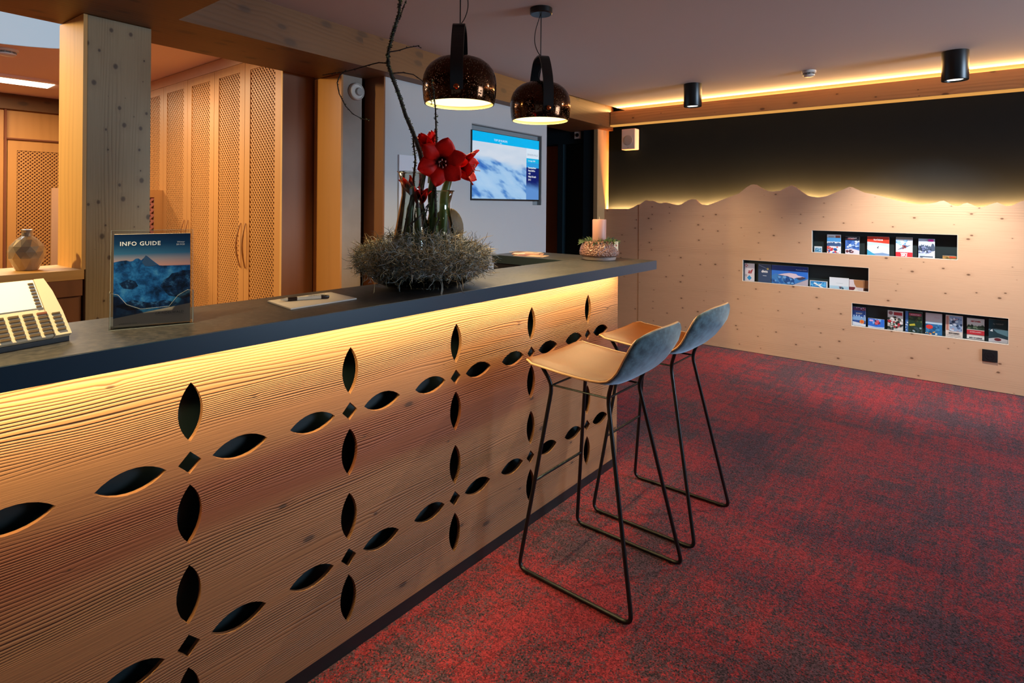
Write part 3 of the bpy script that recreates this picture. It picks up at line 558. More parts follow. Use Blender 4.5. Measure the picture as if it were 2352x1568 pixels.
# ---------------------------------------------------------------- bar stools
def stool(label, loc):
    s = thing('bar_stool', label, 'bar stool', loc, group='bar stools at the counter')
    prof = [(.255, .808), (.245, .819), (.225, .822), (.19, .815), (.13, .810), (.06, .804), (-.02, .800), (-.075, .800), (-.115, .803), (-.145, .812), (-.166, .828), (-.185, .850), (-.200, .875), (-.213, .900), (-.225, .925), (-.234, .950), (-.241, .970), (-.246, .985), (-.249, .992)]
    n = len(prof); mseg = 18
    def pos(i, t):
        y, z = prof[i]; f = i/(n-1); back = max(0, min(1, (z-.805)/.12)) if y < -.1 else 0
        hw = .212-.006*back; top = max(0, (f-.72)/.28); hw -= .045*top**2
        fr = max(0, (y-.19)/.065); hw -= .035*max(0, fr)**2
        y2 = y-.035*fr*0-.018*(t*t)*(1 if y > .1 else 0)*fr+.0
        dish = (1-t*t); z2 = z-.010*dish*(1-back)+(0.006*(abs(t)**3))*(1-back)
        y2 -= .040*dish*back; y2 += .010*abs(t)**3*back; z2 -= .022*abs(t)**4*top+.0
        z2 += .012*dish*top
        return Vector((hw*t, y2, z2))
    G = [[pos(i, -1+2*j/mseg) for j in range(mseg+1)] for i in range(n)]
    def nrm(i, j):
        a = G[min(i+1, n-1)][j]-G[max(i-1, 0)][j]; c_ = G[i][min(j+1, mseg)]-G[i][max(j-1, 0)]; return c_.cross(a).normalized()*-1
    N = [[nrm(i, j) for j in range(mseg+1)] for i in range(n)]
    if N[5][9].z < 0: N = [[-q for q in r] for r in N]
    def layer(d0, d1, puff):
        b = B(); V = []; m1 = mseg+1
        for d, pf in ((d0, 0), (d1, puff)):
            for i in range(n):
                for j in range(m1):
                    e = min(j, mseg-j, i, n-1-i); k_ = min(1, e/2.5); V.append(G[i][j]+N[i][j]*(d*(.35+.65*k_)+pf*k_))
        F = []; o_ = n*m1
        for i in range(n-1):
            for j in range(mseg):
                a = i*m1+j; F.append((a, a+1, a+m1+1, a+m1)); a += o_; F.append((a, a+m1, a+m1+1, a+1))
        ring = [(0, j) for j in range(m1)]+[(i, mseg) for i in range(1, n)]+[(n-1, j) for j in range(mseg-1, -1, -1)]+[(i, 0) for i in range(n-2, 0, -1)]
        for k_ in range(len(ring)): (i, j), (i2, j2) = ring[k_], ring[(k_+1) % len(ring)]; a, c_ = i*m1+j, i2*m1+j2; F.append((a, a+o_, c_+o_, c_))
        return b.add(V, F), ring
    b, ring = layer(0.0, .010, .006); o = b.obj('seat_cushion', M['tan'], s, False)
    b2, _ = layer(0.0, -.012, -.004); o2 = b2.obj('outer_shell', M['velvet'], s, False)
    for q in (o, o2):
        bm = bmesh.new(); bm.from_mesh(q.data); bmesh.ops.recalc_face_normals(bm, faces=bm.faces); bm.to_mesh(q.data); bm.free()
        for p in q.data.polygons: p.use_smooth = True
    b = B(); b.tube([G[i][j] for i, j in ring], .0042, 6, True); b.obj('piping', M['piping'], s, True)
    for sx in (-1, 1):
        P_ = [(sx*.150, .185, .800), (sx*.125, .150, .725), (sx*.212, .243, .008), (sx*.214, -.250, .008), (sx*.122, -.098, .725), (sx*.140, -.125, .792)]
        b = B(); b.tube(fillet(P_, .035), .0078, 10); b.obj('side_frame', M['black_metal'], s, True)
        for gy in (.20, -.20): 
            b = B(); b.lathe([(.009, 0), (.009, .006)], (sx*.213, gy, -.0005), 10); b.obj('glide', M['black'], s)
    for e0, e1 in (((-.125, .150), (.125, .150)), ((-.122, -.098), (.122, -.098)), ((-.125, .150), (-.122, -.098)), ((.125, .150), (.122, -.098))):
        b = B(); b.tube([(*e0, .725), (*e1, .725)], .0038, 8); b.obj('upper_brace', M['brace'], s, True)
    b = B(); b.tube([(-.170, .199, .348), (.170, .199, .348)], .0055, 10); b.obj('footrest', M['brace'], s, True)
    b = B(); b.box((-.150, -.13, .786), (.150, -.112, .794)); b.obj('seat_bracket', M['black_metal'], s)
    b = B(); b.box((-.155, .176, .796), (.155, .194, .804)); b.obj('seat_bracket', M['black_metal'], s)
    return s
t = NT('tan_leather'); nn = t.noise(t.coord(), 120, 3); t.set(Base_Color=t.mix(t.noise(t.coord(), 6, 2), lin('#5a2a03'), lin('#6a3604')), Roughness=.45); t.b.inputs['Specular IOR Level'].default_value = .25; t.bump(nn, .12, .001); M['tan'] = t.m
t = NT('petrol_velvet'); nn = t.noise(t.coord(), 26, 6, .7); t.set(Base_Color=t.mix(t.smooth(nn, .3, .75), lin('#1a2c33'), lin('#55737c')), Roughness=.8); t.b.inputs['Sheen Weight'].default_value = .8; t.b.inputs['Sheen Tint'].default_value = (.6, .8, 1, 1); M['velvet'] = t.m
M['piping'] = plain('pale_piping', '#d0a070', .4); M['brace'] = plain('dark_chrome_wire', '#30383a', .25, metal=.8)
stool('tan and petrol bar stool standing nearer the viewer', (2.005, 1.160, 0))
stool('tan and petrol bar stool standing nearer the far end of the counter', (2.573, 1.163, 0))

# ---------------------------------------------------------------- pendant lamps
t = NT('hammered_bronze_glass'); c = t.coord(); vo = t.n('ShaderNodeTexVoronoi'); t.l(c, vo.inputs['Vector']); vo.inputs['Scale'].default_value = 105; vo.inputs['Randomness'].default_value = .9
t.set(Base_Color=lin('#4a3020'), Metallic=1.0, Roughness=.10); t.bump(t.smooth(vo.outputs['Distance'], .0, .42), 1.0, .006); M['bronze'] = t.m
M['shade_in'] = plain('cream_shade_lining', '#f3e3b5', .7)
def pendant(x, y, zr, label, ang_h, cordside):
    p = thing('pendant_lamp', label, 'pendant lamp', (x, y, zr), group='hammered pendant lamps over the bar')
    prof = [(.156, 0), (.162, .02), (.166, .06), (.167, .095), (.163, .125), (.153, .152), (.135, .176), (.108, .197), (.070, .211), (.03, .217), (.001, .218)]
    b = B(); b.lathe(prof, (0, 0, 0), 56, cap=False); b.obj('shade', M['bronze'], p, True)
    b = B(); b.lathe([(r-.004 if r > .01 else r, max(z-.003, .0005)) for r, z in prof], (0, 0, 0), 48, cap=False); b.obj('shade_lining', M['shade_in'], p, True)
    b = B(); b.lathe([(.153, .016), (.001, .020)], (0, 0, 0), 40, cap=False); b.obj('diffuser', emit('pendant_glow', (1, .80, .36, 1), 2.6), p)
    # bail handle: flat strap in the vertical plane towards the viewer
    d = Vector((math.cos(R(ang_h)), math.sin(R(ang_h)), 0)); sd = Vector((-d.y, d.x, 0)); path = []
    for k_ in range(25):
        a = k_/24; ang = math.pi*a
        x_ = .174*math.cos(ang); 
        z_ = .045+.30*(math.sin(ang)**.55)
        if abs(math.cos(ang)) < .62: x_ = .174*math.cos(ang)
        path.append(d*(-x_)+Vector((0, 0, z_)))
    path = [d*(-.175)+Vector((0, 0, .035)), d*(-.178)+Vector((0, 0, .13)), d*(-.168)+Vector((0, 0, .20)), d*(-.13)+Vector((0, 0, .275)), d*(-.075)+Vector((0, 0, .345)), d*(.0)+Vector((0, 0, .350)), d*(.075)+Vector((0, 0, .345)), d*(.13)+Vector((0, 0, .275)), d*.168+Vector((0, 0, .20)), d*.178+Vector((0, 0, .13)), d*.175+Vector((0, 0, .035))]
    path = fillet(path, .05, 4); b = B(); hw = .027
    V = []; n = len(path); F = []
    for i, q in enumerate(path):
        tg = (path[min(i+1, n-1)]-path[max(i-1, 0)]).normalized(); nn = sd.cross(tg)*.004
        V += [q+sd*hw+nn, q-sd*hw+nn, q-sd*hw-nn, q+sd*hw-nn]
    for i in range(n-1):
        for k_ in range(4): F.append((i*4+k_, i*4+(k_+1) % 4, i*4+4+(k_+1) % 4, i*4+4+k_))
    F += [(0, 3, 2, 1), tuple(4*n-4+k_ for k_ in range(4))]; b.add(V, F)
    bm_ = b.obj('handle_strap', M['black_metal'], p)
    for sg in (-1, 1): b = B(); b.lathe([(.012, 0), (.012, .008), (.008, .012), (.001, .013)], d*(sg*.180)+Vector((0, 0, .045)), 14, d*sg); b.obj('strap_knob', plain('copper_knob', '#b8643a', .25, metal=1), p, True)
    H_ = 2.525-zr
    b = B(); b.tube([(0, 0, .352), (0, 0, H_-.03)], .0028, 8); b.obj('suspension_rod', M['black_metal'], p, True)
    av = math.atan2(y, x); la = Vector((math.sin(av), -math.cos(av), 0))*cordside
    ctl = [(0, .218), (.012, .255), (-.004, .30), (-.006, .345), (.020, .39), (.034, .44), (.030, .50), (.012, H_-.06), (.002, H_-.03)]; P_ = []
    for i in range(len(ctl)-1):
        p_ = [ctl[max(i-1, 0)], ctl[i], ctl[i+1], ctl[min(i+2, len(ctl)-1)]]
        for k_ in range(5):
            q = k_/5; f_ = lambda a: .5*(2*p_[1][a]+(p_[2][a]-p_[0][a])*q+(2*p_[0][a]-5*p_[1][a]+4*p_[2][a]-p_[3][a])*q*q+(3*p_[1][a]-p_[0][a]-3*p_[2][a]+p_[3][a])*q**3)
            P_.append(la*f_(0)+Vector((0, 0, f_(1))))
    b = B(); b.tube(P_, .0024, 6); b.obj('cord', plain('brown_textile_cord', '#1d0f0c', .8), p, True)
    b = B(); b.lathe([(.001, -.034), (.056, -.034), (.062, -.028), (.062, -.001)], (0, 0, H_), 32); b.obj('ceiling_canopy', M['black_metal'], p, True)
    l = area('pendant_glow_light', (x, y, zr+.010), .26, .26, 15, (1.0, .70, .32), (0, 0, -1), 160); l.data.shape = 'DISK'
pendant(1.870, 1.826, 1.888, 'hammered bronze pendant lamp hanging nearest the flowers', 40, 1)
pendant(2.576, 1.892, 1.902, 'hammered bronze pendant lamp hanging in front of the television', 50, -1)

# ---------------------------------------------------------------- things on the bar
T = 1.12
# desk phone
a = R(13.5); pu = Vector((math.cos(a), math.sin(a), 0)); pv = Vector((-math.sin(a), math.cos(a), 0)); P0 = Vector((.391, 1.609, 1.138)); pw = (pv*.09+Vector((0, 0, .12))).normalized(); pn = pu.cross(pw)
phn = thing('desk_phone', 'cream office telephone with a white display and brown keys', 'telephone', (P0.x, P0.y, T)); K0 = Vector(phn.location)
def F_(u_, w_, h=0.0): return P0+pu*u_+pw*w_+pn*h-K0
b = B()
PH = [(0, 0), (-.001, .06), (-.004, .11), (-.010, .151)]
def slab(u0, u1, w0, w1, h0, h1, bb, bev=0): bb.obox(F_(u0, w0, h0), pu*(u1-u0), pw*(w1-w0), pn*(h1-h0), bev); return bb
cream = plain('cream_phone_plastic', '#cfc2a6', .4); slab(-.215, -.0345, 0, .150, -.012, 0, b, .002); b.obj('body', cream, phn)
b = B(); b.prism([F_(-.0335, 0, -.012), F_(0, 0, -.012), F_(-.001, .06, -.012), F_(-.006, .115, -.012), F_(-.014, .150, -.012), F_(-.0335, .150, -.012)], pn*.0125); b.obj('side_strip', cream, phn)
b = B(); b.prism([F_(-.215, 0, -.0125), F_(0, 0, -.0125), F_(0, 0, -.0125)-Vector((0, 0, .017))+pv*.0, F_(-.215, 0, -.0125)-Vector((0, 0, .017))], pv*.10); b.obj('base', M['black'], phn)
b = B(); b.prism([F_(-.205, .02, -.013), F_(-.02, .02, -.013), F_(-.02, .125, -.013), F_(-.205, .125, -.013)], pv*.03-Vector((0, 0, .02))); b.obj('kick_stand', M['black'], phn)
b = B(); slab(-.205, -.0365, .0735, .1475, .0002, .0022, b); b.obj('display', plain('phone_display_white', '#f6f4e8', .25), phn)
keym = plain('brown_phone_key', '#5a4a34', .45); keyr = plain('reddish_phone_key', '#7a4a38', .45)
cnt = 0
for i in range(8):
    b = B(); w_ = .1365-.0086*i; slab(-.0495, -.0395, w_-.0022, w_+.0022, .002, .005, b, .0008); b.obj('soft_key', keym, phn)
for r_ in range(6):
    for c_ in range(4):
        u_ = -.0435-.0265*c_+(.0 if c_ else 0); w_ = .0585-.0102*r_
        b = B(); slab(u_-.0095, u_+.0095, w_-.0028, w_+.0028, .0002, .0045, b, .001); b.obj('key', keyr if (r_ == 0 and c_ == 0) else keym, phn)
for i in range(5):
    b = B(); w_ = .054-.0105*i; slab(-.0255, -.0095, w_-.0022, w_+.0022, .0005, .005, b, .001); b.obj('function_key', keym, phn)
# acrylic holder and guide
h0 = Vector((.489, 1.676, T)); h1 = Vector((.650, 1.621, T)); hu = (h1-h0).normalized(); hb = Vector((-hu.y, hu.x, 0)); Wd = .172; tilt = (Vector((0, 0, 1))+hb*.07).normalized()
hd = thing('leaflet_holder', 'clear acrylic leaflet stand on the bar', 'leaflet holder', tuple(h0)); 
def HH(u_, z_, d_=0): return hu*u_+tilt*z_+hb*d_
b = B(); b.obox(HH(-.004, .001, .022), hu*(Wd+.008), hb*.002, tilt*.245); b.obj('back_plate', M['acrylic'], hd)
b = B(); b.prism([HH(-.004, .001, -.006), HH(Wd+.004, .001, -.006), HH(Wd+.004, .085, -.006), HH(Wd-.008, .088, -.006), HH(Wd-.030, .075, -.006), HH(Wd-.05, .048, -.006), HH(.06, .046, -.006), HH(.030, .060, -.006), HH(.012, .085, -.006), HH(-.004, .090, -.006)], hb*.002); b.obj('front_lip', M['acrylic'], hd)
b = B(); b.obox(HH(-.006, .001, -.006), hu*.002, hb*.030, tilt*.09); b.obj('side_wall', M['acrylic'], hd)
b = B(); b.obox(HH(Wd+.004, .001, -.006), hu*.002, hb*.030, tilt*.085); b.obj('side_wall', M['acrylic'], hd)
b = B(); b.obox(HH(-.006, .0, -.02), hu*(Wd+.012), hb*.060, (0, 0, .002)); b.obj('base', M['acrylic'], hd)
edm = plain('acrylic_edge_glint', '#9aa4a2', .1); edm.node_tree.nodes['Principled BSDF'].inputs['Specular IOR Level'].default_value = 1  # pale rods paint the bright refraction along the acrylic edges
for P_ in ([HH(-.004, .001, -.007), HH(-.004, .090, -.007), HH(.012, .085, -.007), HH(.030, .060, -.007), HH(.06, .046, -.007), HH(Wd-.05, .048, -.007), HH(Wd-.030, .075, -.007), HH(Wd-.008, .088, -.007), HH(Wd+.004, .085, -.007), HH(Wd+.004, .001, -.007)],
           [HH(-.005, .001, .021), HH(-.005, .245, .021), HH(Wd+.005, .245, .021), HH(Wd+.005, .001, .021)], [HH(-.006, .001, -.020), HH(Wd+.006, .001, -.020)], [HH(-.006, .09, -.006), HH(-.006, .092, .02)]):
    b = B(); b.tube(P_, .0005, 5); b.obj('edge_glint', edm, hd, True)
gd = thing('info_guide', 'blue info guide booklet with a snowy mountain cover in the clear stand', 'booklet', tuple(h0+HH(0, .004, 0)))
GW, GH = .168, .232
b = B(); b.obox(hu*.002+hb*.0, hu*GW, hb*.016, tilt*GH, .0005); b.obj('pages', M['paper'], gd)
t = NT('guide_cover_sky'); zc = t.sep(t.coord())[2]; xx_ = t.sep(t.coord())[0]
cc = t.ramp(t.math('DIVIDE', zc, .23), [(.0, lin('#1c4a78')), (.28, lin('#154b80')), (.62, lin('#0f3f78')), (.655, lin('#a8807c')), (.73, lin('#7c7a88')), (.79, lin('#2c5c82')), (.9, lin('#0f3358')), (1.0, lin('#0c2444'))])
t.set(Base_Color=cc, Roughness=.25); skym = t.m
t = NT('guide_cover_snow'); nn = t.noise(t.coord(), 28, 5, .65); t.set(Base_Color=t.ramp(nn, [(.35, lin('#0a1f3c')), (.47, lin('#123f74')), (.56, lin('#1e5c98')), (.72, lin('#3f7fb0'))]), Roughness=.25); snowm = t.m
pr = Print(hu*.002-hb*.0004, hu, tilt)
pr.rect(0, 0, GW, GH, skym)
pr.poly([(0, .03), (GW, .03), (GW, .148), (.105, .149), (.098, .150), (.090, .157), (.080, .166), (.073, .173), (.068, .177), (.064, .171), (.058, .165), (.052, .170), (.046, .1695), (.040, .164), (.034, .163), (.026, .166), (.014, .165), (0, .162)], snowm)
t = NT('guide_cover_forest'); nn = t.noise(t.coord(), 60, 5, .7); t.set(Base_Color=t.ramp(nn, [(.4, lin('#081528')), (.55, lin('#10284a')), (.66, lin('#2c5a86'))]), Roughness=.25)
pr.poly([(.100, .096), (.108, .112), (.118, .118), (.126, .128), (.140, .130), (.150, .135), (GW, .134), (GW, .066), (.150, .060), (.138, .066), (.12, .070), (.110, .082)], t.m)
pr.poly([(.012, .108), (.030, .118), (.046, .112), (.052, .100), (.040, .092), (.020, .096)], t.m)
pr.poly([(.004, .052), (.040, .066), (.075, .056), (.11, .060), (.14, .050), (.09, .044), (.03, .040)], t.m)
pr.poly([(.068, .176), (.064, .170), (.060, .160), (.066, .150), (.080, .149), (.094, .151), (.080, .165)], '#1e3f66')
pr.poly([(0, 0), (GW, 0), (GW, .048), (0, .022)], '#a9a0a0')
pr.text(.012, .203, .0145, 'INFO GUIDE', '#cfdce6', bold=.0003, spacing=1.12); pr.text(.155, .208, .0060, 'Winter', '#b8c8d8', 'RIGHT'); pr.text(.155, .2015, .0060, '2019/20', '#b8c8d8', 'RIGHT')
pr.text(.153, .0245, .0082, 'GRINDELWALD', '#3a3a44', 'RIGHT', 1.15); pr.rect(.088, .0215, .153, .0218, '#3a3a44'); pr.text(.012, .006, .0045, 'grindelwald.swiss', '#3a3a44', spacing=1.2)
pr.obj('cover_print', gd)
# notepad and pen
npd = thing('notepad', 'white notepad sheet lying on the bar under a pen', 'notepad', (.92, 1.59, T+.0005))
A_, B_, C_, D_ = [Vector((p[0]-.92, p[1]-1.59, 0)) for p in ((.92, 1.59), (1.163, 1.603), (1.181, 1.779), (.943, 1.771))]
b = B(); b.prism([A_, B_, C_, D_], (0, 0, .004)); b.obj('pages', M['paper'], npd)
pr = Print(A_+Vector((0, 0, .0037)), (B_-A_), (D_-A_)); pr.text(.09, .150, .016, 'GRINDELWALD', '#3c3228', bold=.0003); pr.text(.17, .160, .008, 'Schweiz', '#3c3228')
pr.obj('letterhead', npd)
pe = thing('ballpoint_pen', 'white ballpoint pen with brown grip on the notepad', 'pen', (.98, 1.70, T+.0105)); dv = Vector((.205*.72, -.08*.72, 0)); dn = dv.normalized()
pa = Vector((-.02, .022, 0))
b = B(); b.lathe([(.0015, 0), (.0055, .016), (.0058, .018), (.0058, .022)], pa-dn*.0, 12, dn); b.lathe([(.006, .050), (.006, .125)], pa, 12, dn); b.obj('barrel', plain('pen_white', '#e8dcc4', .3), pe, True)
b = B(); b.lathe([(.0062, .022), (.0062, .050)], pa, 12, dn); b.obj('grip', plain('pen_brown', '#2c160c', .4), pe, True)
b = B(); b.lathe([(.0064, .125), (.0064, .148), (.004, .151)], pa, 12, dn); b.obj('end_cap', plain('pen_brown_cap', '#2c160c', .4), pe, True)
b = B(); b.obox(pa+dn*.085+Vector((0, 0, .007)), dn*.05, Vector((-dn.y, dn.x, 0))*.004, (0, 0, .002)); b.obj('clip', plain('pen_clip', '#d8c8a8', .3), pe)
# planter with candle
pl = thing('candle_planter', 'round dimpled grey clay planter with greenery at the far end of the bar', 'planter', (2.948, 1.729, T)); 
t = NT('cast_leaf_relief_clay'); c = t.coord(); vo = t.n('ShaderNodeTexVoronoi', feature='F1'); t.l(c, vo.inputs['Vector']); vo.inputs['Scale'].default_value = 105
t.set(Base_Color=t.mix(vo.outputs['Distance'], lin('#8c6256'), lin('#5c4038')), Roughness=.34); t.bump(vo.outputs['Distance'], 1.0, .006)
b = B(); b.lathe([(.098, .020), (.113, .030), (.116, .045), (.110, .072), (.098, .098), (.090, .110), (.080, .112), (.078, .100)], (0, 0, 0), 44, cap=False); b.obj('bowl', t.m, pl, True)
b = B(); b.lathe([(.092, 0), (.097, .004), (.098, .020), (.09, .0205)], (0, 0, 0), 44); b.obj('foot_ring', plain('smooth_clay', '#7d6d66', .6), pl, True)
b = B(); b.lathe([(.001, .098), (.080, .098)], (0, 0, 0), 30, cap=False); b.obj('soil', plain('moss_fill', '#1c2414', .9), pl)
rg = random.Random(3); b = B()
for i in range(620):
    a = rg.uniform(0, 6.283); r_ = rg.uniform(.045, .100); p0 = Vector((r_*math.cos(a), r_*math.sin(a), .100+rg.uniform(0, .012))); dd = Vector((math.cos(a)*rg.uniform(.2, 1.1), math.sin(a)*rg.uniform(.2, 1.1), rg.uniform(-.8, 1))).normalized()
    ln = rg.uniform(.012, .036); side = dd.orthogonal().normalized()*rg.uniform(.0025, .006); b.add([p0, p0+dd*ln*.5+side, p0+dd*ln, p0+dd*ln*.5-side], [(0, 1, 2, 3)])
o = b.obj('greenery', [plain('dark_fir_green', '#2c4424', .7)], pl); o['kind'] = 'stuff'
b = B(); tgp = Vector((-.02, -.100, .02))
b.obox(Vector((-.012, -.104, .055)), (.034, -.006, 0), (0, -.0015, 0), (.004, 0, .055)); b.obj('gift_tag', plain('cream_tag', '#cdb89a', .7), pl)
pr = Print((-.008, -.1075, .062), (1, -.17, 0), (0, 0, 1)); pr.poly([(.008, .026), (.014, .034), (.020, .026), (.014, .018)], '#a5362c'); pr.obj('tag_print', pl)
cd = thing('pillar_candle', 'thick unlit rose candle standing in the clay planter', 'candle', (2.948, 1.729, T+.099))
b = B(); b.lathe([(.039, 0), (.040, .003), (.040, .134), (.038, .137), (.010, .135), (.001, .135)], (0, 0, 0), 36); b.obj('wax', plain('rose_wax', '#a87c72', .5), cd, True)
b = B(); b.tube([(0, 0, .134), (.001, 0, .145), (-.001, .001, .152)], .0014, 6); b.obj('wick', plain('wick_cream', '#b4a888', .8), cd)
# brochures on the return top
for i, (x_, y_, rz_, c_, lb_) in enumerate([(2.86, 2.16, .25, '#c9a488', 'pale leaflet on the return top nearest the bar'), (2.93, 2.24, .55, '#b88a70', 'folded tan leaflet in the middle of the return top'), (3.0, 2.31, .12, '#d8c0a0', 'cream leaflet at the back of the return top')]):
    q = thing('leaflet', lb_, 'leaflet', (x_, y_, T+.0004+.0022*i), rz=rz_, group='leaflets on the return top')
    b = B(); b.box((-.052, -.10, 0), (.052, .10, .002)); b.obj('pages', ink(c_), q)
    pr = Print((-.052, -.10, .0018), (1, 0, 0), (0, 1, 0)); pr.rect(.008, .12, .096, .19, ['#7a4a44', '#e0d4c4', '#8a6a58'][i]); pr.rect(.008, .02, .07, .028, '#4a3a34'); pr.obj('cover_print', q)
# vase on the ledge
vz = thing('faceted_vase', 'bulbous pearly faceted vase on the office ledge', 'vase', (.652, 3.385, 1.121))
prof = [(.040, 0), (.043, .004), (.066, .055), (.070, .085), (.064, .110), (.040, .140), (.022, .155), (.020, .172), (.023, .182)]
t = NT('pearly_vase_glaze'); t.set(Base_Color=t.mix(t.noise(t.coord(), 14, 3), lin('#8f8070'), lin('#c7b29c')), Roughness=.18, Metallic=.35)
b = B(); V = []; F = []; sg = 12
for k_, (r_, h_) in enumerate(prof):
    for i in range(sg): a = 2*math.pi*(i+.5*(k_ % 2))/sg; V.append((r_*math.cos(a), r_*math.sin(a), h_))
for k_ in range(len(prof)-1):
    for i in range(sg):
        j = (i+1) % sg; p, q, r_, s_ = k_*sg+i, k_*sg+j, (k_+1)*sg+i, (k_+1)*sg+j
        if k_ % 2 == 0: F += [(p, q, r_), (q, s_, r_)]
        else: F += [(p, s_, r_), (p, q, s_)]
F.append(tuple(range(sg))[::-1]); b.add(V, F); b.obj('vase_body', t.m, vz)
b = B(); b.lathe([(.0225, .180), (.024, .184), (.019, .186), (.017, .16)], (0, 0, 0), 24, cap=False); b.obj('rim', t.m, vz, True)

# ---------------------------------------------------------------- flower arrangement
C0 = Vector((1.514, 1.665, T)); vd = Vector((C0.x, C0.y, 0)).normalized(); rd = Vector((vd.y, -vd.x, 0))   # vd away from the viewer, rd to the side
def A3(px_, z_, d_=0.0): return rd*px_+vd*d_+Vector((0, 0, z_))      # local arrangement coordinates: across, height, depth
ne = thing('twig_nest_bowl', 'shallow glass bowl with a wide nest of grey wiry twigs on the bar', 'nest bowl', tuple(C0))
b = B(); b.lathe([(.001, .003), (.10, .003), (.15, .010), (.19, .028), (.205, .045), (.202, .046), (.186, .032), (.148, .014), (.001, .009)], (0, 0, 0), 48, cap=False); b.obj('glass_bowl', M['glass'], ne, True)
b = B(); b.lathe([(.001, .010), (.13, .013), (.18, .034), (.16, .060), (.05, .05), (.001, .05)], (0, 0, 0), 32, cap=False); b.obj('moss_base', plain('dark_moss', '#10160f', .9), ne, True)
rg = random.Random(11); nests = []
mats = [plain('wire_twig_grey', '#a2a8a4', .6), plain('wire_twig_tan', '#ab9468', .6), plain('wire_twig_dark', '#3c443a', .8)]
b = B()
for i in range(10500):
    a = rg.uniform(0, 6.283); r_ = .02+.235*math.sqrt(rg.random()); zt = .205-.55*max(0, r_-.13)**1.0; zl = .022+max(0, r_-.15)*.5; z_ = rg.uniform(zl, max(zt, zl+.02))
    p = Vector((r_*math.cos(a), r_*math.sin(a), z_)); out = Vector((math.cos(a), math.sin(a), 0)); dd = (out*rg.uniform(-.3, 1.0)+Vector((rg.uniform(-1, 1), rg.uniform(-1, 1), rg.uniform(-.6, .9)))).normalized()
    P_ = [p]; sl = rg.uniform(.005, .013)
    for k_ in range(5):
        dd = (dd+Vector((rg.uniform(-1, 1), rg.uniform(-1, 1), rg.uniform(-.9, .9)))*.95).normalized(); q = P_[-1]+dd*sl; q.z = max(q.z, .008); P_.append(q)
    b.cur = 0 if rg.random() < .42 else (1 if rg.random() < .5 else 2); b.tube(P_, [.0009, .0009, .0008, .0007, .0006, .0003], 3, caps=False)
for i in range(110):      # stray longer twigs
    a = rg.uniform(0, 6.283); p = Vector((.17*math.cos(a), .17*math.sin(a), rg.uniform(.05, .15))); dd = Vector((math.cos(a), math.sin(a), rg.uniform(-.1, .7))).normalized(); P_ = [p]
    for k_ in range(6): dd = (dd+Vector((rg.uniform(-1, 1), rg.uniform(-1, 1), rg.uniform(-1, .8)))*.35).normalized(); q = P_[-1]+dd*.022; q.z = max(q.z, .006); P_.append(q)
    b.cur = 1 if rg.random() < .5 else 0; b.tube(P_, [.0012]*6+[.0004], 3, caps=False)
o = b.obj('twig_nest', mats, ne); o['kind'] = 'stuff'
# two glass vases
def vase(cx, d, H_, label):
    v = thing('glass_vase', label, 'vase', tuple(C0+A3(cx, .055, d)), group='glass vases in the nest')
    s_ = H_/.39
    pr_ = [(.070, 0), (.078, .02*s_), (.076, .08*s_), (.066, .15*s_), (.050, .24*s_), (.040, .30*s_), (.040, .33*s_), (.052, .385*s_), (.055, .39*s_)]
    b = B(); b.lathe(pr_, (0, 0, 0), 40, cap=False); b.lathe([(r_-.003, h_) for r_, h_ in pr_], (0, 0, .001), 40, cap=False); b.obj('vase_wall', M['glass'], v, True)
    b = B(); b.tube([(.0555*math.cos(2*math.pi*i/36), .0555*math.sin(2*math.pi*i/36), .39*s_) for i in range(36)], .0022, 6, True); b.obj('rim', M['glass'], v, True)
vase(-.045, -.01, .385, 'tall flared glass vase with a red bud, nearer the post')
vase(.062, .03, .315, 'lower flared glass vase holding the open red blooms')
# amaryllis
petm = NT('amaryllis_petal'); petm.set(Base_Color=petm.mix(petm.noise(petm.coord(), 40, 3), lin('#8a0302'), lin('#c40e06')), Roughness=.5); petm.b.inputs['Subsurface Weight'].default_value = .0; pd = petm.n('ShaderNodeVectorMath', operation='LENGTH'); petm.l(petm.coord(), pd.inputs[0]); pf = petm.smooth(petm.math('ADD', pd.outputs['Value'], petm.math('MULTIPLY', petm.noise(petm.coord(), 90, 2), .012)), .020, .046); petm.b.inputs['Specular IOR Level'].default_value = .15; petm.set(Base_Color=petm.mix(pf, lin('#140202'), petm.mix(petm.noise(petm.coord(), 40, 3), lin('#b00502'), lin('#e81a08')))); M['petal'] = petm.m
stemm = NT('amaryllis_stem'); zz_ = stemm.noise(stemm.coord(), 20, 2); stemm.set(Base_Color=stemm.mix(zz_, lin('#2c4418'), lin('#56702e')), Roughness=.4); M['stem'] = stemm.m
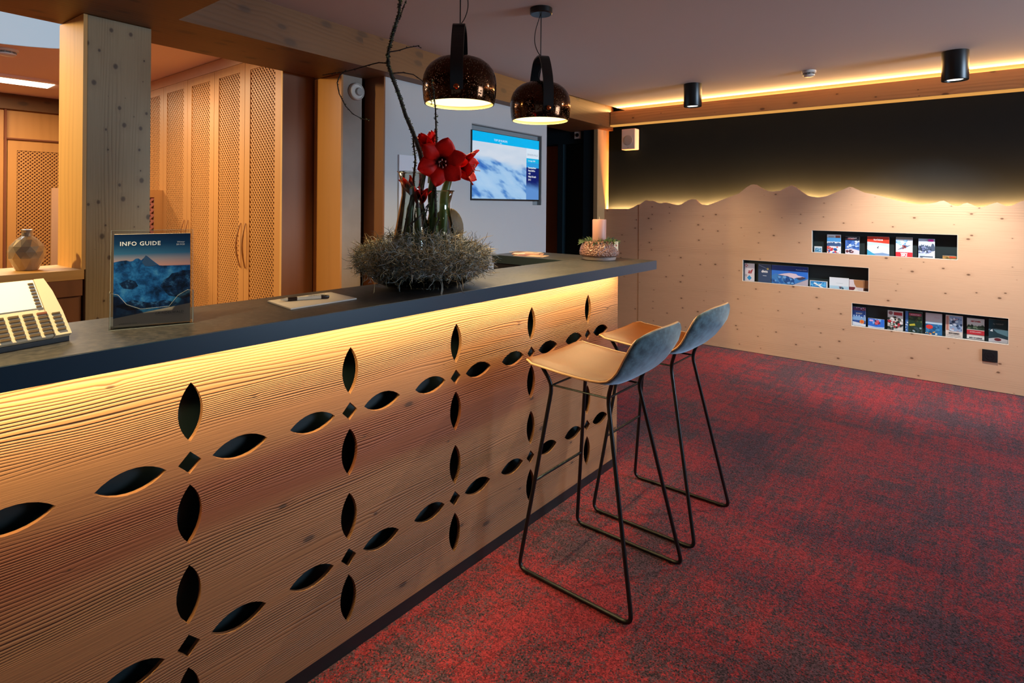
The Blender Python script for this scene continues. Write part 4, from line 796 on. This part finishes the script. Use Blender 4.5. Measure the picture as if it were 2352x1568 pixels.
def petals(root, c, axis, n, L_, W_, open_, name='petal', curl=.4, mat=None, roll0=0.0, rmin=.006):
    """n petals around axis; open_ 0 closed .. 1 flat"""
    axis = Vector(axis).normalized(); e1 = axis.cross(Vector((0, 0, 1))); e1 = e1.normalized() if e1.length > .1 else axis.orthogonal().normalized(); e2 = axis.cross(e1)
    for k_ in range(n):
        a = 2*math.pi*k_/n+roll0; out = e1*math.cos(a)+e2*math.sin(a); side = axis.cross(out)
        V = []; nu, nv = 10, 6; q = Vector(c)+out*rmin; inner = (k_ % 2)
        th0 = R(12); ang = th0
        for i in range(nu+1):
            s_ = i/nu; ang = R(10+(open_*78)*min(1, s_*1.35)**1.1+curl*38*max(0, s_-.55)); dirv = axis*math.cos(ang)+out*math.sin(ang); up_ = -axis*math.sin(ang)+out*math.cos(ang)
            if i: q = q+dirv*(L_/nu)
            wv = W_/2*(math.sin(math.pi*min(1, (s_*.90+.10))**.95)**.68)*(1 if s_ < .98 else .3)*(1-.15*inner)
            for j in range(nv+1):
                t_ = -1+2*j/nv; V.append(q+side*(wv*t_)-up_*(-.20*wv*t_*t_)+up_*(.0025*math.sin(7*s_+3*t_+k_))-axis*(.001*inner))
        F = [(i*(nv+1)+j, i*(nv+1)+j+1, (i+1)*(nv+1)+j+1, (i+1)*(nv+1)+j) for i in range(nu) for j in range(nv)]
        b = B(); b.add(V, F); o = b.obj(name, mat or M['petal'], root, True)
        sm = o.modifiers.new('thickness', 'SOLIDIFY'); sm.thickness = .0012
    return e1, e2
def bloom(nm, label, cx, z_, d_, axis, stem_pts, L_=.118, W_=.092, open_=.85, n=6, stamens=True, roll0=.3):
    r = thing(nm, label, 'flower', tuple(C0+A3(cx, z_, d_)), group='red amaryllis flowers'); ax_ = Vector(axis).normalized()
    petals(r, ax_*(-.03), ax_, n, L_, W_, open_, roll0=roll0)
    b = B(); b.lathe([(.004, -.05), (.008, -.038), (.012, -.028), (.0125, -.022)], (0, 0, 0), 14, ax_, cap=False); b.obj('throat', plain('dark_red_throat', '#160202', .8), r, True)
    if stamens:
        b = B(); rg = random.Random(5)
        for k_ in range(6):
            a = k_*1.047; e = ax_.orthogonal().normalized(); f_ = ax_.cross(e); o_ = e*math.cos(a)+f_*math.sin(a)
            b.tube([ax_*-.02, ax_*.02+o_*.010, ax_*.045+o_*.014+Vector((0, 0, -.004))], .0011, 5); b.sphere(ax_*.046+o_*.014+Vector((0, 0, -.004)), .003, (1, 1, 1.6), 6, 4)
        b.tube([ax_*-.02, ax_*.05+Vector((0, 0, -.012)), ax_*.07+Vector((0, 0, -.012))], .0013, 5); b.obj('stamens', plain('stamen_pink', '#b05a50', .6), r, True)
    if stem_pts:
        b = B(); P_ = [A3(px_-cx, zz2-z_, dd2-d_) for px_, zz2, dd2 in stem_pts]+[ax_*-.045]; b.tube(P_, [.017]*(len(P_)-2)+[.013, .008], 12); b.obj('stem', M['stem'], r, True)
    return r
bloom('amaryllis_flower', 'large wide open red amaryllis bloom with a dark throat, facing the viewer', .064, .478, -.045, -vd*.95+Vector((0, 0, -.10))+rd*.05, [(.045, .075, .03), (.040, .22, .02), (.030, .36, .0), (.035, .425, .0)])
bloom('amaryllis_flower', 'red amaryllis bloom turned sideways towards the television', .150, .470, .02, rd*.95+Vector((0, 0, -.12))-vd*.22, [(.072, .075, .05), (.074, .22, .05), (.080, .36, .045), (.105, .45, .03)], .110, .080, .52)
bloom('amaryllis_flower', 'half closed red amaryllis bloom pointing up at the top', .018, .545, .03, Vector((0, 0, 1))-rd*.30-vd*.1, [(.03, .40, .03), (.03, .47, .03)], .095, .062, .22, 6, False)
bloom('amaryllis_flower', 'slim red amaryllis bud leaning out of the tall vase', -.058, .385, .0, Vector((0, 0, 1))-rd*.42, [(-.062, .075, .0), (-.058, .20, .0), (-.052, .30, .0)], .072, .030, .08, 5, False)
bloom('amaryllis_flower', 'crumpled dark red amaryllis bud inside the tall vase', -.012, .345, -.02, Vector((0, 0, 1))+rd*.25-vd*.3, [(-.03, .075, -.02), (-.02, .20, -.02)], .070, .036, .22, 6, False)
# dried leaf
lf = thing('dried_leaf', 'large brown heart shaped leaf behind the green stems', 'leaf', tuple(C0+A3(.095, .13, .055)))
pts = []
for k_ in range(25):
    a = -math.pi/2+2*math.pi*k_/24; rr = .085*(1-.28*math.sin(a))*(1 if abs(a-math.pi/2) > .25 else .85); pts.append((rr*.72*math.cos(a), .11+rr*1.05*math.sin(a)))
b = B(); V = [A3(0, .11, .006)]+[A3(x_, z_, .012*math.sin(x_*40)) for x_, z_ in pts[:-1]]; F = [(0, i+1, (i+1) % 24+1) for i in range(24)]; b.add(V, F); o = b.obj('leaf_blade', plain('dry_leaf_brown', '#5c4826', .6, bump=.3, bscale=60), lf, True); sm = o.modifiers.new('thickness', 'SOLIDIFY'); sm.thickness = .001
b = B(); b.tube([A3(0, 0, .002), A3(0, .10, .004), A3(.0, .18, .002)], [.0015, .001, .0006], 5); b.obj('midrib', plain('dry_leaf_rib', '#5a4426', .6), lf)
# lichen branch : (across, height, depth)
br = thing('larch_branch', 'tall crooked lichen covered branch rising from the vase to the ceiling', 'branch', tuple(C0))
S = 1/590.0
def pxp(x_, y_, d_=0.0): return A3((x_-975)*S, (658-y_)*S, d_)
main = [(962, 560), (958, 500), (968, 440), (975, 400), (966, 355), (950, 310), (932, 268), (918, 225), (904, 190), (893, 158), (892, 128), (898, 100), (906, 72), (916, 45), (918, 12), (914, -20), (922, -70), (916, -120)]
barkm = NT('lichen_bark'); nz = barkm.noise(barkm.coord(), 60, 4, .7); barkm.set(Base_Color=barkm.ramp(nz, [(.38, lin('#1c1610')), (.55, lin('#33302a')), (.68, lin('#55604a'))]), Roughness=.85)
b = B(); P_ = [pxp(x_, y_, .02*math.sin(i*1.3)) for i, (x_, y_) in enumerate(main)]; b.tube(P_, [.010, .010, .010, .009, .0088, .008, .0075, .007, .0068, .0062, .0055, .005, .005, .0045, .004, .004, .0035, .003], 7)
b2pts = [(1002, 500), (1000, 430), (1003, 350), (1001, 300), (999, 255), (994, 215), (990, 190)]
P2 = [pxp(x_, y_, -.02) for x_, y_ in b2pts]; b.tube(P2, [.006, .005, .005, .004, .003, .003, .002], 6)
b3 = [(985, 520), (962, 470), (950, 420), (955, 370), (950, 330), (948, 300), (938, 275)]; P3 = [pxp(x_, y_, .03) for x_, y_ in b3]; b.tube(P3, [.006, .006, .005, .004, .003, .0025, .002], 6)
b4 = [(930, 545), (938, 500), (946, 460), (950, 430)]; P4 = [pxp(x_, y_, -.03) for x_, y_ in b4]; b.tube(P4, [.005]*4, 6)
b5 = [(940, 520), (965, 500), (985, 470), (972, 520), (990, 545), (1010, 500)]; P5 = [pxp(x_, y_, -.045) for x_, y_ in b5]; b.tube(P5, [.0035]*6, 5)
b.obj('branch_wood', barkm.m, br, True)
tw = [[(893, 133), (915, 127), (935, 118), (958, 111), (966, 114)], [(895, 155), (872, 153), (850, 158), (820, 167), (795, 173), (770, 176), (745, 180)], [(800, 172), (786, 182), (779, 198), (783, 222), (796, 248), (812, 265), (832, 275), (850, 276)], [(900, 172), (925, 168), (948, 170), (968, 182), (985, 205), (992, 235)], [(915, 45), (922, 20), (930, -5)]]
twP = []
for j, q in enumerate(tw):
    b = B(); P_ = [pxp(x_, y_, .02*j-.03+.01*i) for i, (x_, y_) in enumerate(q)]; b.tube(P_, [.0026-.0014*i/len(q) for i in range(len(q))], 5); twP.append(P_)
    b.obj('thin_twig', plain('thin_twig_brown', '#23140e', .8), br, True)
b = B(); rg = random.Random(9)
def fuzz(P_, n, r0, ln):
    for i in range(n):
        k_ = rg.randrange(len(P_)-1); q = P_[k_].lerp(P_[k_+1], rg.random()); dd = Vector((rg.uniform(-1, 1), rg.uniform(-1, 1), rg.uniform(-.6, 1))).normalized(); l_ = ln*rg.uniform(.4, 1); s1 = dd.orthogonal().normalized()*.0024
        m_ = q+dd*(r0+l_*.6)+Vector((rg.uniform(-1, 1), rg.uniform(-1, 1), rg.uniform(-1, 1)))*.003; e_ = q+dd*(r0+l_); b.cur = 0 if rg.random() < .6 else 1
        b.add([q+s1, q-s1, m_-s1, m_+s1, e_], [(0, 1, 2, 3), (3, 2, 4)])
fuzz([pxp(x_, y_, .02*math.sin(i*1.3)) for i, (x_, y_) in enumerate(main)], 2300, .003, .009); fuzz(P2, 200, .002, .009); fuzz(P3, 260, .002, .010); fuzz(P4, 60, .002, .008); fuzz(P5, 120, .002, .008)
for q in twP: fuzz(q, 40, .001, .006)
o = b.obj('lichen_tufts', [plain('lichen_dark', '#1e1c14', .9), plain('lichen_green', '#6c7848', .9)], br); o['kind'] = 'stuff'

# ---------------------------------------------------------------- brochures in the niches
XB = 5.958; U = Vector((0, -1, 0)); V_ = Vector((0, 0, 1)); rb = random.Random(21)
def brochure(ya, yb, zt, zf, label, draw, th_=.006, name='brochure', x=XB, cat='brochure', grp='brochures in the wall niches'):
    """stands on a niche floor zf, from y=ya down to yb, top zt"""
    wdt = ya-yb; hh = zt-zf; r = thing(name, label, cat, (x, ya, zf+.0006), group=grp)
    b = B(); b.box((0, -wdt, 0), (th_, 0, hh-.001), .0004); b.obj('pages', ink('#c8c4c0'), r)
    pr = Print((0, 0, 0), U, V_); draw(pr, wdt, hh-.002); pr.obj('cover_print', r); return r
def mount(p, w_, y0, h_, c1, c2='#e6ecf2', n=5, seed=1):
    rr = random.Random(seed); pts = [(0, y0)]
    for i in range(n): pts.append((w_*(i+.5)/n, y0+h_*rr.uniform(.45, 1))); pts.append((w_*(i+1)/n, y0+h_*rr.uniform(.05, .4)))
    p.poly([(0, y0-h_*.6), (w_, y0-h_*.6)]+pts[::-1], c1)
    for i in range(n):
        x_, y_ = pts[1+2*i]; p.poly([(x_-w_*.035, y_-h_*.22), (x_+w_*.01, y_-h_*.32), (x_+w_*.045, y_-h_*.20), (x_, y_)], c2)
n1, n2_, n3 = niches[0][2], niches[1][2], niches[2][2]
def d_small(p, w_, h_): p.rect(0, 0, w_, h_, '#dfe4ea'); p.rect(.004, .003, w_-.004, h_*.8, '#5f9cc0'); p.blobs(.004, .003, w_-.004, h_*.75, 14, ['#cfe2ee', '#3a6f96', '#a8c8dc'], rb, .008)
brochure(1.192, 1.128, 1.073, n1, 'small pale blue card at the start of the upper niche', d_small)
def d_a(p, w_, h_): p.rect(0, 0, w_, h_, '#e9eef4'); p.rect(0, h_*.62, w_, h_*.84, '#4f9ad8'); mount(p, w_, h_*.5, h_*.2, '#3d5c8c', seed=3); p.rect(w_*.62, h_*.84, w_*.95, h_*.96, '#a86050'); p.rect(w_*.1, h_*.87, w_*.5, h_*.9, '#707884'); p.blobs(0, 0, w_, h_*.38, 30, ['#d03040', '#2f62b8', '#20304c', '#f0f0f4', '#e05a50'], rb, .012)
brochure(1.086, .974, 1.188, n1, 'ski brochure with a crowd of colourful skiers in the upper niche', d_a)
def d_b(p, w_, h_): p.rect(0, 0, w_, h_, '#1a2030'); p.text(w_*.5, h_*.88, .016, 'HOLIDAY', '#f2e8ea', 'CENTER', bold=.0006); p.rect(w_*.15, h_*.85, w_*.62, h_*.87, '#c03040'); p.rect(0, 0, w_, h_*.78, '#4a78c8'); p.blobs(0, h_*.35, w_, h_*.78, 26, ['#9fc0ea', '#2e57a8', '#d0dff2'], rb, .014); p.poly([(0, 0), (w_, 0), (w_, h_*.22), (w_*.4, h_*.33), (0, h_*.26)], '#dcd4dc'); p.blobs(0, .01, w_*.7, h_*.25, 8, ['#40283a', '#6a3038'], rb, .012)
brochure(.938, .828, 1.176, n1, 'dark topped brochure with a blue cloudy sky in the upper niche', d_b)
def d_c(p, w_, h_): p.rect(0, 0, w_, h_, '#c4ddf0'); p.poly([(0, h_*.72), (w_, h_*.64), (w_, h_), (0, h_)], '#d8402c'); p.text(w_*.5, h_*.80, .024, 'turbine', '#fbeceb', 'CENTER', bold=.0008); p.poly([(0, h_*.5), (w_*.5, h_*.56), (w_, h_*.45), (w_, 0), (w_*.4, .0), (0, h_*.3)], '#e6eef6'); p.poly([(0, h_*.30), (w_*.25, h_*.12), (w_*.6, 0), (0, 0)], '#3ea0c8'); p.poly([(w_*.3, h_*.10), (w_*.7, h_*.16), (w_, h_*.10), (w_, 0), (w_*.4, 0)], '#7f9cc4'); p.poly([(w_*.44, h_*.40), (w_*.50, h_*.48), (w_*.55, h_*.5), (w_*.50, h_*.42), (w_*.52, h_*.36)], '#202838')
brochure(.768, .604, 1.184, n1, 'wide red headed magazine with a snowboarder on white in the upper niche', d_c)
def d_d(p, w_, h_): p.rect(0, 0, w_, h_, '#d9dee8'); p.rect(0, h_*.9, w_, h_, '#8c8076'); p.blobs(0, h_*.5, w_*.7, h_*.88, 16, ['#5a9ad0', '#9cc4e6', '#eef2f6'], rb, .016); p.poly([(w_*.1, h_*.36), (w_*.5, h_*.55), (w_*.92, h_*.62), (w_*.5, h_*.45)], '#6a7890'); p.blobs(w_*.4, h_*.42, w_*.62, h_*.62, 8, ['#9c3030', '#40242c', '#c04840'], rb, .010); p.rect(0, 0, w_, h_*.24, '#dc2f3a'); p.text(w_*.5, .006, .032, 'SKI', '#fff4f4', 'CENTER', bold=.0015); p.text(w_*.5, h_*.17, .010, 'JUNGFRAU', '#fff4f4', 'CENTER', bold=.0004)
brochure(.556, .437, 1.186, n1, 'brochure lettered SKI on a red band in the upper niche', d_d)
def d_e(p, w_, h_): p.rect(0, 0, w_, h_, '#c2cee0'); mount(p, w_, h_*.55, h_*.3, '#4a5a72', '#eef2f6', 4, 8); p.blobs(0, h_*.25, w_*.8, h_*.6, 26, ['#2e3c54', '#8c98c0', '#e6ecf4', '#6a76a0'], rb, .012); p.poly([(w_, h_*.4), (w_*.4, h_*.12), (w_*.25, 0), (w_, 0)], '#e9eef6'); p.rect(w_*.6, h_*.88, w_*.92, h_*.98, '#d8289a'); p.rect(w_*.1, h_*.04, w_*.9, h_*.10, '#4c5c70')
brochure(.396, .284, 1.180, n1, 'grey mountain brochure with a small magenta mark in the upper niche', d_e)
def d_f(p, w_, h_): p.rect(0, 0, w_, h_, '#9a7440'); p.blobs(0, 0, w_, h_, 16, ['#b48a50', '#6c4c28', '#7c7c3c'], rb, .010); p.rect(w_*.5, h_*.45, w_*.92, h_*.85, '#d8442c')
brochure(.232, .140, 1.046, n1, 'low ochre leaflet with a red label at the end of the upper niche', d_f)
def m_a(p, w_, h_): p.rect(0, 0, w_, h_, '#dcd4de'); p.poly([(w_*.17, h_*.98), (w_*.36, h_*.88), (w_*.17, h_*.78), (0, h_*.88)], '#c43246'); p.poly([(w_*.17, h_*.94), (w_*.29, h_*.88), (w_*.17, h_*.82), (w_*.06, h_*.88)], '#efe4ea'); p.text(w_*.55, h_*.45, .055, 'af', '#a82a3c', 'CENTER', bold=.002, slant=.2); p.poly([(w_*.5, h_*.34), (w_*.74, h_*.19), (w_*.5, h_*.04), (w_*.26, h_*.19)], '#2a94d4'); p.disc(w_*.17, h_*.32, .010, '#3a3a44'); p.disc(w_*.17, h_*.32, .007, '#dcd4de')
brochure(1.822, 1.727, .872, n2_, 'pale leaflet with red script and a blue diamond in the middle niche', m_a)
def m_b(p, w_, h_): p.rect(0, 0, w_, h_, '#33486e'); p.text(w_*.5, h_*.55, .034, 'dvm', '#eef0f6', 'CENTER', bold=.0016); p.poly([(w_*.05, h_*.96), (w_*.7, h_*.78), (w_*.68, h_*.76), (w_*.03, h_*.94)], '#8fa4c4'); p.disc(w_*.75, h_*.76, .010, '#d0ba6a'); p.rect(w_*.36, h_*.36, w_*.66, h_*.385, '#c8d0e0')
brochure(1.690, 1.572, .873, n2_, 'slate blue leaflet with white lettering in the middle niche', m_b)
def m_c(p, w_, h_): p.rect(0, 0, w_, h_, '#2f74d8'); p.rect(0, h_*.72, w_, h_, '#173a86'); p.poly([(0, h_*.42), (w_*.12, h_*.56), (w_*.3, h_*.46), (w_*.45, h_*.40), (w_*.62, h_*.30), (w_*.75, h_*.46), (w_*.85, h_*.44), (w_, h_*.36), (w_, 0), (0, 0)], '#3d80c8'); p.blobs(0, .005, w_*.65, h_*.45, 34, ['#2560ac', '#6ca4e0', '#1e4c90'], rb, .018); p.poly([(w_*.18, h_*.50), (w_*.35, h_*.58), (w_*.5, h_*.63), (w_*.68, h_*.60), (w_*.74, h_*.52), (w_*.92, h_*.46), (w_*.7, h_*.40), (w_*.62, h_*.34), (w_*.45, h_*.45)], '#dbc9d8'); p.poly([(w_*.72, h_*.36), (w_*.85, h_*.47), (w_*.96, h_*.42), (w_*.8, h_*.3)], '#4a4258'); p.poly([(w_*.60, 0), (w_, h_*.36), (w_, 0)], '#b4a8b4'); p.text(w_*.97, h_*.80, .014, 'Panorama Guide', '#d8e4f6', 'RIGHT')
brochure(1.566, 1.243, .873, n2_, 'wide landscape booklet with a blue alpine panorama in the middle niche', m_c)
def m_d(p, w_, h_): p.rect(0, 0, w_, h_, '#c4c8cc'); p.rect(w_*.04, 0, w_*.93, h_*.92, '#2b86cc'); p.blobs(w_*.05, 0, w_*.9, h_*.88, 20, ['#1c6ab0', '#58b0e4'], rb, .014); p.poly([(w_*.3, h_*.75), (w_*.55, h_*.3), (w_*.8, 0), (w_*.62, 0), (w_*.42, h_*.32), (w_*.2, h_*.55)], '#e6f0f6'); p.poly([(w_*.25, h_*.2), (w_*.5, h_*.4), (w_*.7, h_*.7), (w_*.62, h_*.3)], '#cfe2ee')
brochure(1.228, 1.080, .753, n2_, 'small framed blue leaflet with white shapes in the middle niche', m_d)
def m_e(p, w_, h_): p.rect(0, 0, w_, h_, '#d6dce4'); p.rect(0, 0, w_, h_*.26, '#a8c8dc'); p.rect(w_*.35, h_*.5, w_*.7, h_*.52, '#98a4ac'); p.blobs(w_*.5, 0, w_*.78, h_*.22, 7, ['#7c2c44', '#2c4458', '#4c6c80'], rb, .010)
brochure(1.064, .908, .797, n2_, 'plain pale grey leaflet in the middle niche', m_e)
def m_f(p, w_, h_): p.rect(0, 0, w_, h_, '#d8ccd4'); p.poly([(w_*.22, h_), (w_*.26, h_*.6), (w_*.36, h_*.3), (w_, h_*.25), (w_, h_)], '#b07c54'); p.rect(0, 0, w_*.3, h_*.3, '#6a2430'); p.poly([(w_*.22, 0), (w_*.34, h_*.22), (w_*.48, 0)], '#e6e0dc'); p.rect(w_*.72, 0, w_, h_*.26, '#3c1418'); p.poly([(w_*.7, h_), (w_*.73, h_), (w_*.77, 0), (w_*.74, 0)], '#7c5038')
brochure(.905, .752, .790, n2_, 'white and tan leaflet at the end of the middle niche', m_f)
def b_a(p, w_, h_): p.rect(0, 0, w_, h_, '#2a4f96'); p.rect(0, h_*.82, w_, h_*.97, '#5c3058'); p.blobs(0, h_*.84, w_, h_, 8, ['#d8a0a8', '#a8384a', '#eee0e4'], rb, .008); p.text(w_*.5, h_*.64, .015, 'SCHILT', '#f4f6fa', 'CENTER', bold=.0006); mount(p, w_, h_*.42, h_*.2, '#7fa6d4', seed=5); p.poly([(0, 0), (w_, 0), (w_, h_*.12), (0, h_*.22)], '#d8dce6'); p.disc(w_*.72, h_*.24, .018, '#e08a38'); p.disc(w_*.72, h_*.24, .011, '#d85a34')
brochure(.876, .775, .548, n3, 'blue brochure with an orange sun mark in the lower niche', b_a)
def b_b(p, w_, h_): p.rect(0, 0, w_, h_, '#2e6ed4'); p.blobs(0, h_*.4, w_, h_, 10, ['#4d90ea', '#7ab2f2'], rb, .016); p.rect(w_*.1, h_*.68, w_*.32, h_*.88, '#d8b0dc'); p.blobs(w_*.42, h_*.25, w_*.75, h_*.9, 12, ['#a82c44', '#d06070', '#402848'], rb, .013); p.poly([(0, 0), (w_, 0), (w_, h_*.16), (w_*.5, h_*.10), (0, h_*.2)], '#c8d4ea')
brochure(.757, .635, .461, n3, 'low bright blue leaflet with a red figure in the lower niche', b_b)
def b_c(p, w_, h_): p.rect(0, 0, w_, h_, '#d6cec8'); p.rect(w_*.4, h_*.78, w_*.95, h_*.94, '#a83038'); p.disc(w_*.2, h_*.88, .016, '#8c5a5c'); p.blobs(0, h_*.02, w_, h_*.72, 44, ['#242c28', '#b02c38', '#e8e4e0', '#5c6c60', '#303838', '#e4dede'], rb, .014)
brochure(.611, .500, .548, n3, 'busy black, white and red brochure in the lower niche', b_c)
def b_d(p, w_, h_): p.rect(0, 0, w_, h_, '#1e3a2c'); p.rect(0, 0, w_*.17, h_, '#3c68a4'); p.blobs(0, 0, w_*.17, h_*.5, 8, ['#d4dce8', '#88a4c8'], rb, .007); p.rect(w_*.22, h_*.80, w_*.95, h_*.93, '#a04050'); p.text(w_*.58, h_*.835, .011, 'ADVENTURE', '#f0dce0', 'CENTER'); p.blobs(w_*.2, h_*.45, w_, h_*.78, 12, ['#3c4c30', '#2c3424', '#50603c'], rb, .014); p.poly([(w_*.24, h_*.38), (w_*.56, h_*.44), (w_*.6, h_*.34), (w_*.26, h_*.30)], '#bcb43c'); p.blobs(w_*.2, 0, w_, h_*.28, 14, ['#8ca0a8', '#30464c', '#20342c'], rb, .014)
brochure(.483, .366, .557, n3, 'dark green brochure with a yellow line in the lower niche', b_d)
def b_e(p, w_, h_): p.rect(0, 0, w_, h_, '#bcb0b0'); p.text(w_*.68, h_*.78, .020, 'First', '#b88c90', 'CENTER', slant=.25); p.rect(0, 0, w_, h_*.55, '#2c6ca0'); p.rect(0, h_*.50, w_, h_*.60, '#bcd4e4'); p.blobs(0, 0, w_, h_*.5, 18, ['#4488b8', '#1e5484'], rb, .016); p.disc(w_*.24, h_*.36, .024, '#d83a34', 14, .018); p.blobs(0, .0, w_*.75, h_*.16, 8, ['#e0a838', '#c85c3c', '#f0e6d0'], rb, .008)
brochure(.343, .231, .560, n3, 'grey and sea blue brochure with a red burst in the lower niche', b_e)
def b_f(p, w_, h_): p.rect(0, 0, w_, h_, '#d8c8bc'); p.rect(w_*.03, h_*.30, w_*.18, h_*.95, '#b87c6c'); p.rect(w_*.22, h_*.27, w_*.97, h_*.97, '#8ca0bc'); p.blobs(w_*.22, h_*.28, w_*.97, h_*.9, 26, ['#4c6084', '#c8d0dc', '#b0949c', '#283c58'], rb, .013); p.text(w_*.5, h_*.16, .013, 'SKITOUREN', '#1c1c22', 'CENTER', bold=.0008); p.rect(w_*.1, h_*.09, w_*.9, h_*.105, '#9c8c84')
brochure(.208, .096, .560, n3, 'cream brochure with a ski picture and black lettering in the lower niche', b_f)
def b_g(p, w_, h_): p.rect(0, 0, w_, h_, '#c4bcb4'); p.text(w_*.5, h_*.84, .014, 'METZGER', '#9c3434', 'CENTER', bold=.001); mount(p, w_, h_*.6, h_*.2, '#2c3c2c', '#a8b4a0', 5, 12); p.blobs(0, h_*.5, w_, h_*.66, 10, ['#202c24', '#607058'], rb, .012); p.rect(0, h_*.24, w_, h_*.45, '#b02c34'); p.text(w_*.5, h_*.34, .012, 'DORFLADEN', '#f0d4d0', 'CENTER'); p.rect(0, h_*.04, w_, h_*.17, '#ddd8d2'); p.text(w_*.5, h_*.06, .016, 'METZGEREI', '#24242a', 'CENTER', bold=.0008)
brochure(.070, -.040, .552, n3, 'green hill brochure with red and white bands in the lower niche', b_g)
def b_h(p, w_, h_): p.rect(0, 0, w_, h_, '#1c4650'); p.text(w_*.5, h_*.78, .015, 'by NIGHT', '#a8c0c4', 'CENTER', slant=.15); p.poly([(0, h_*.55), (w_*.4, h_*.62), (w_, h_*.56), (w_, h_*.3), (0, h_*.3)], '#5c8494'); p.poly([(0, h_*.5), (w_*.18, h_*.60), (w_*.45, h_*.42), (w_, h_*.30), (w_, 0), (0, 0)], '#203c48'); p.poly([(w_*.05, h_*.48), (w_*.2, h_*.58), (w_*.22, h_*.46)], '#d8e4ea'); p.poly([(0, 0), (w_, 0), (w_, h_*.16), (w_*.5, h_*.22), (0, h_*.14)], '#c4c4cc'); p.disc(w_*.48, h_*.13, .022, '#6c2430', 14, .012)
brochure(-.066, -.182, .562, n3, 'dark teal night brochure at the end of the lower niche', b_h)
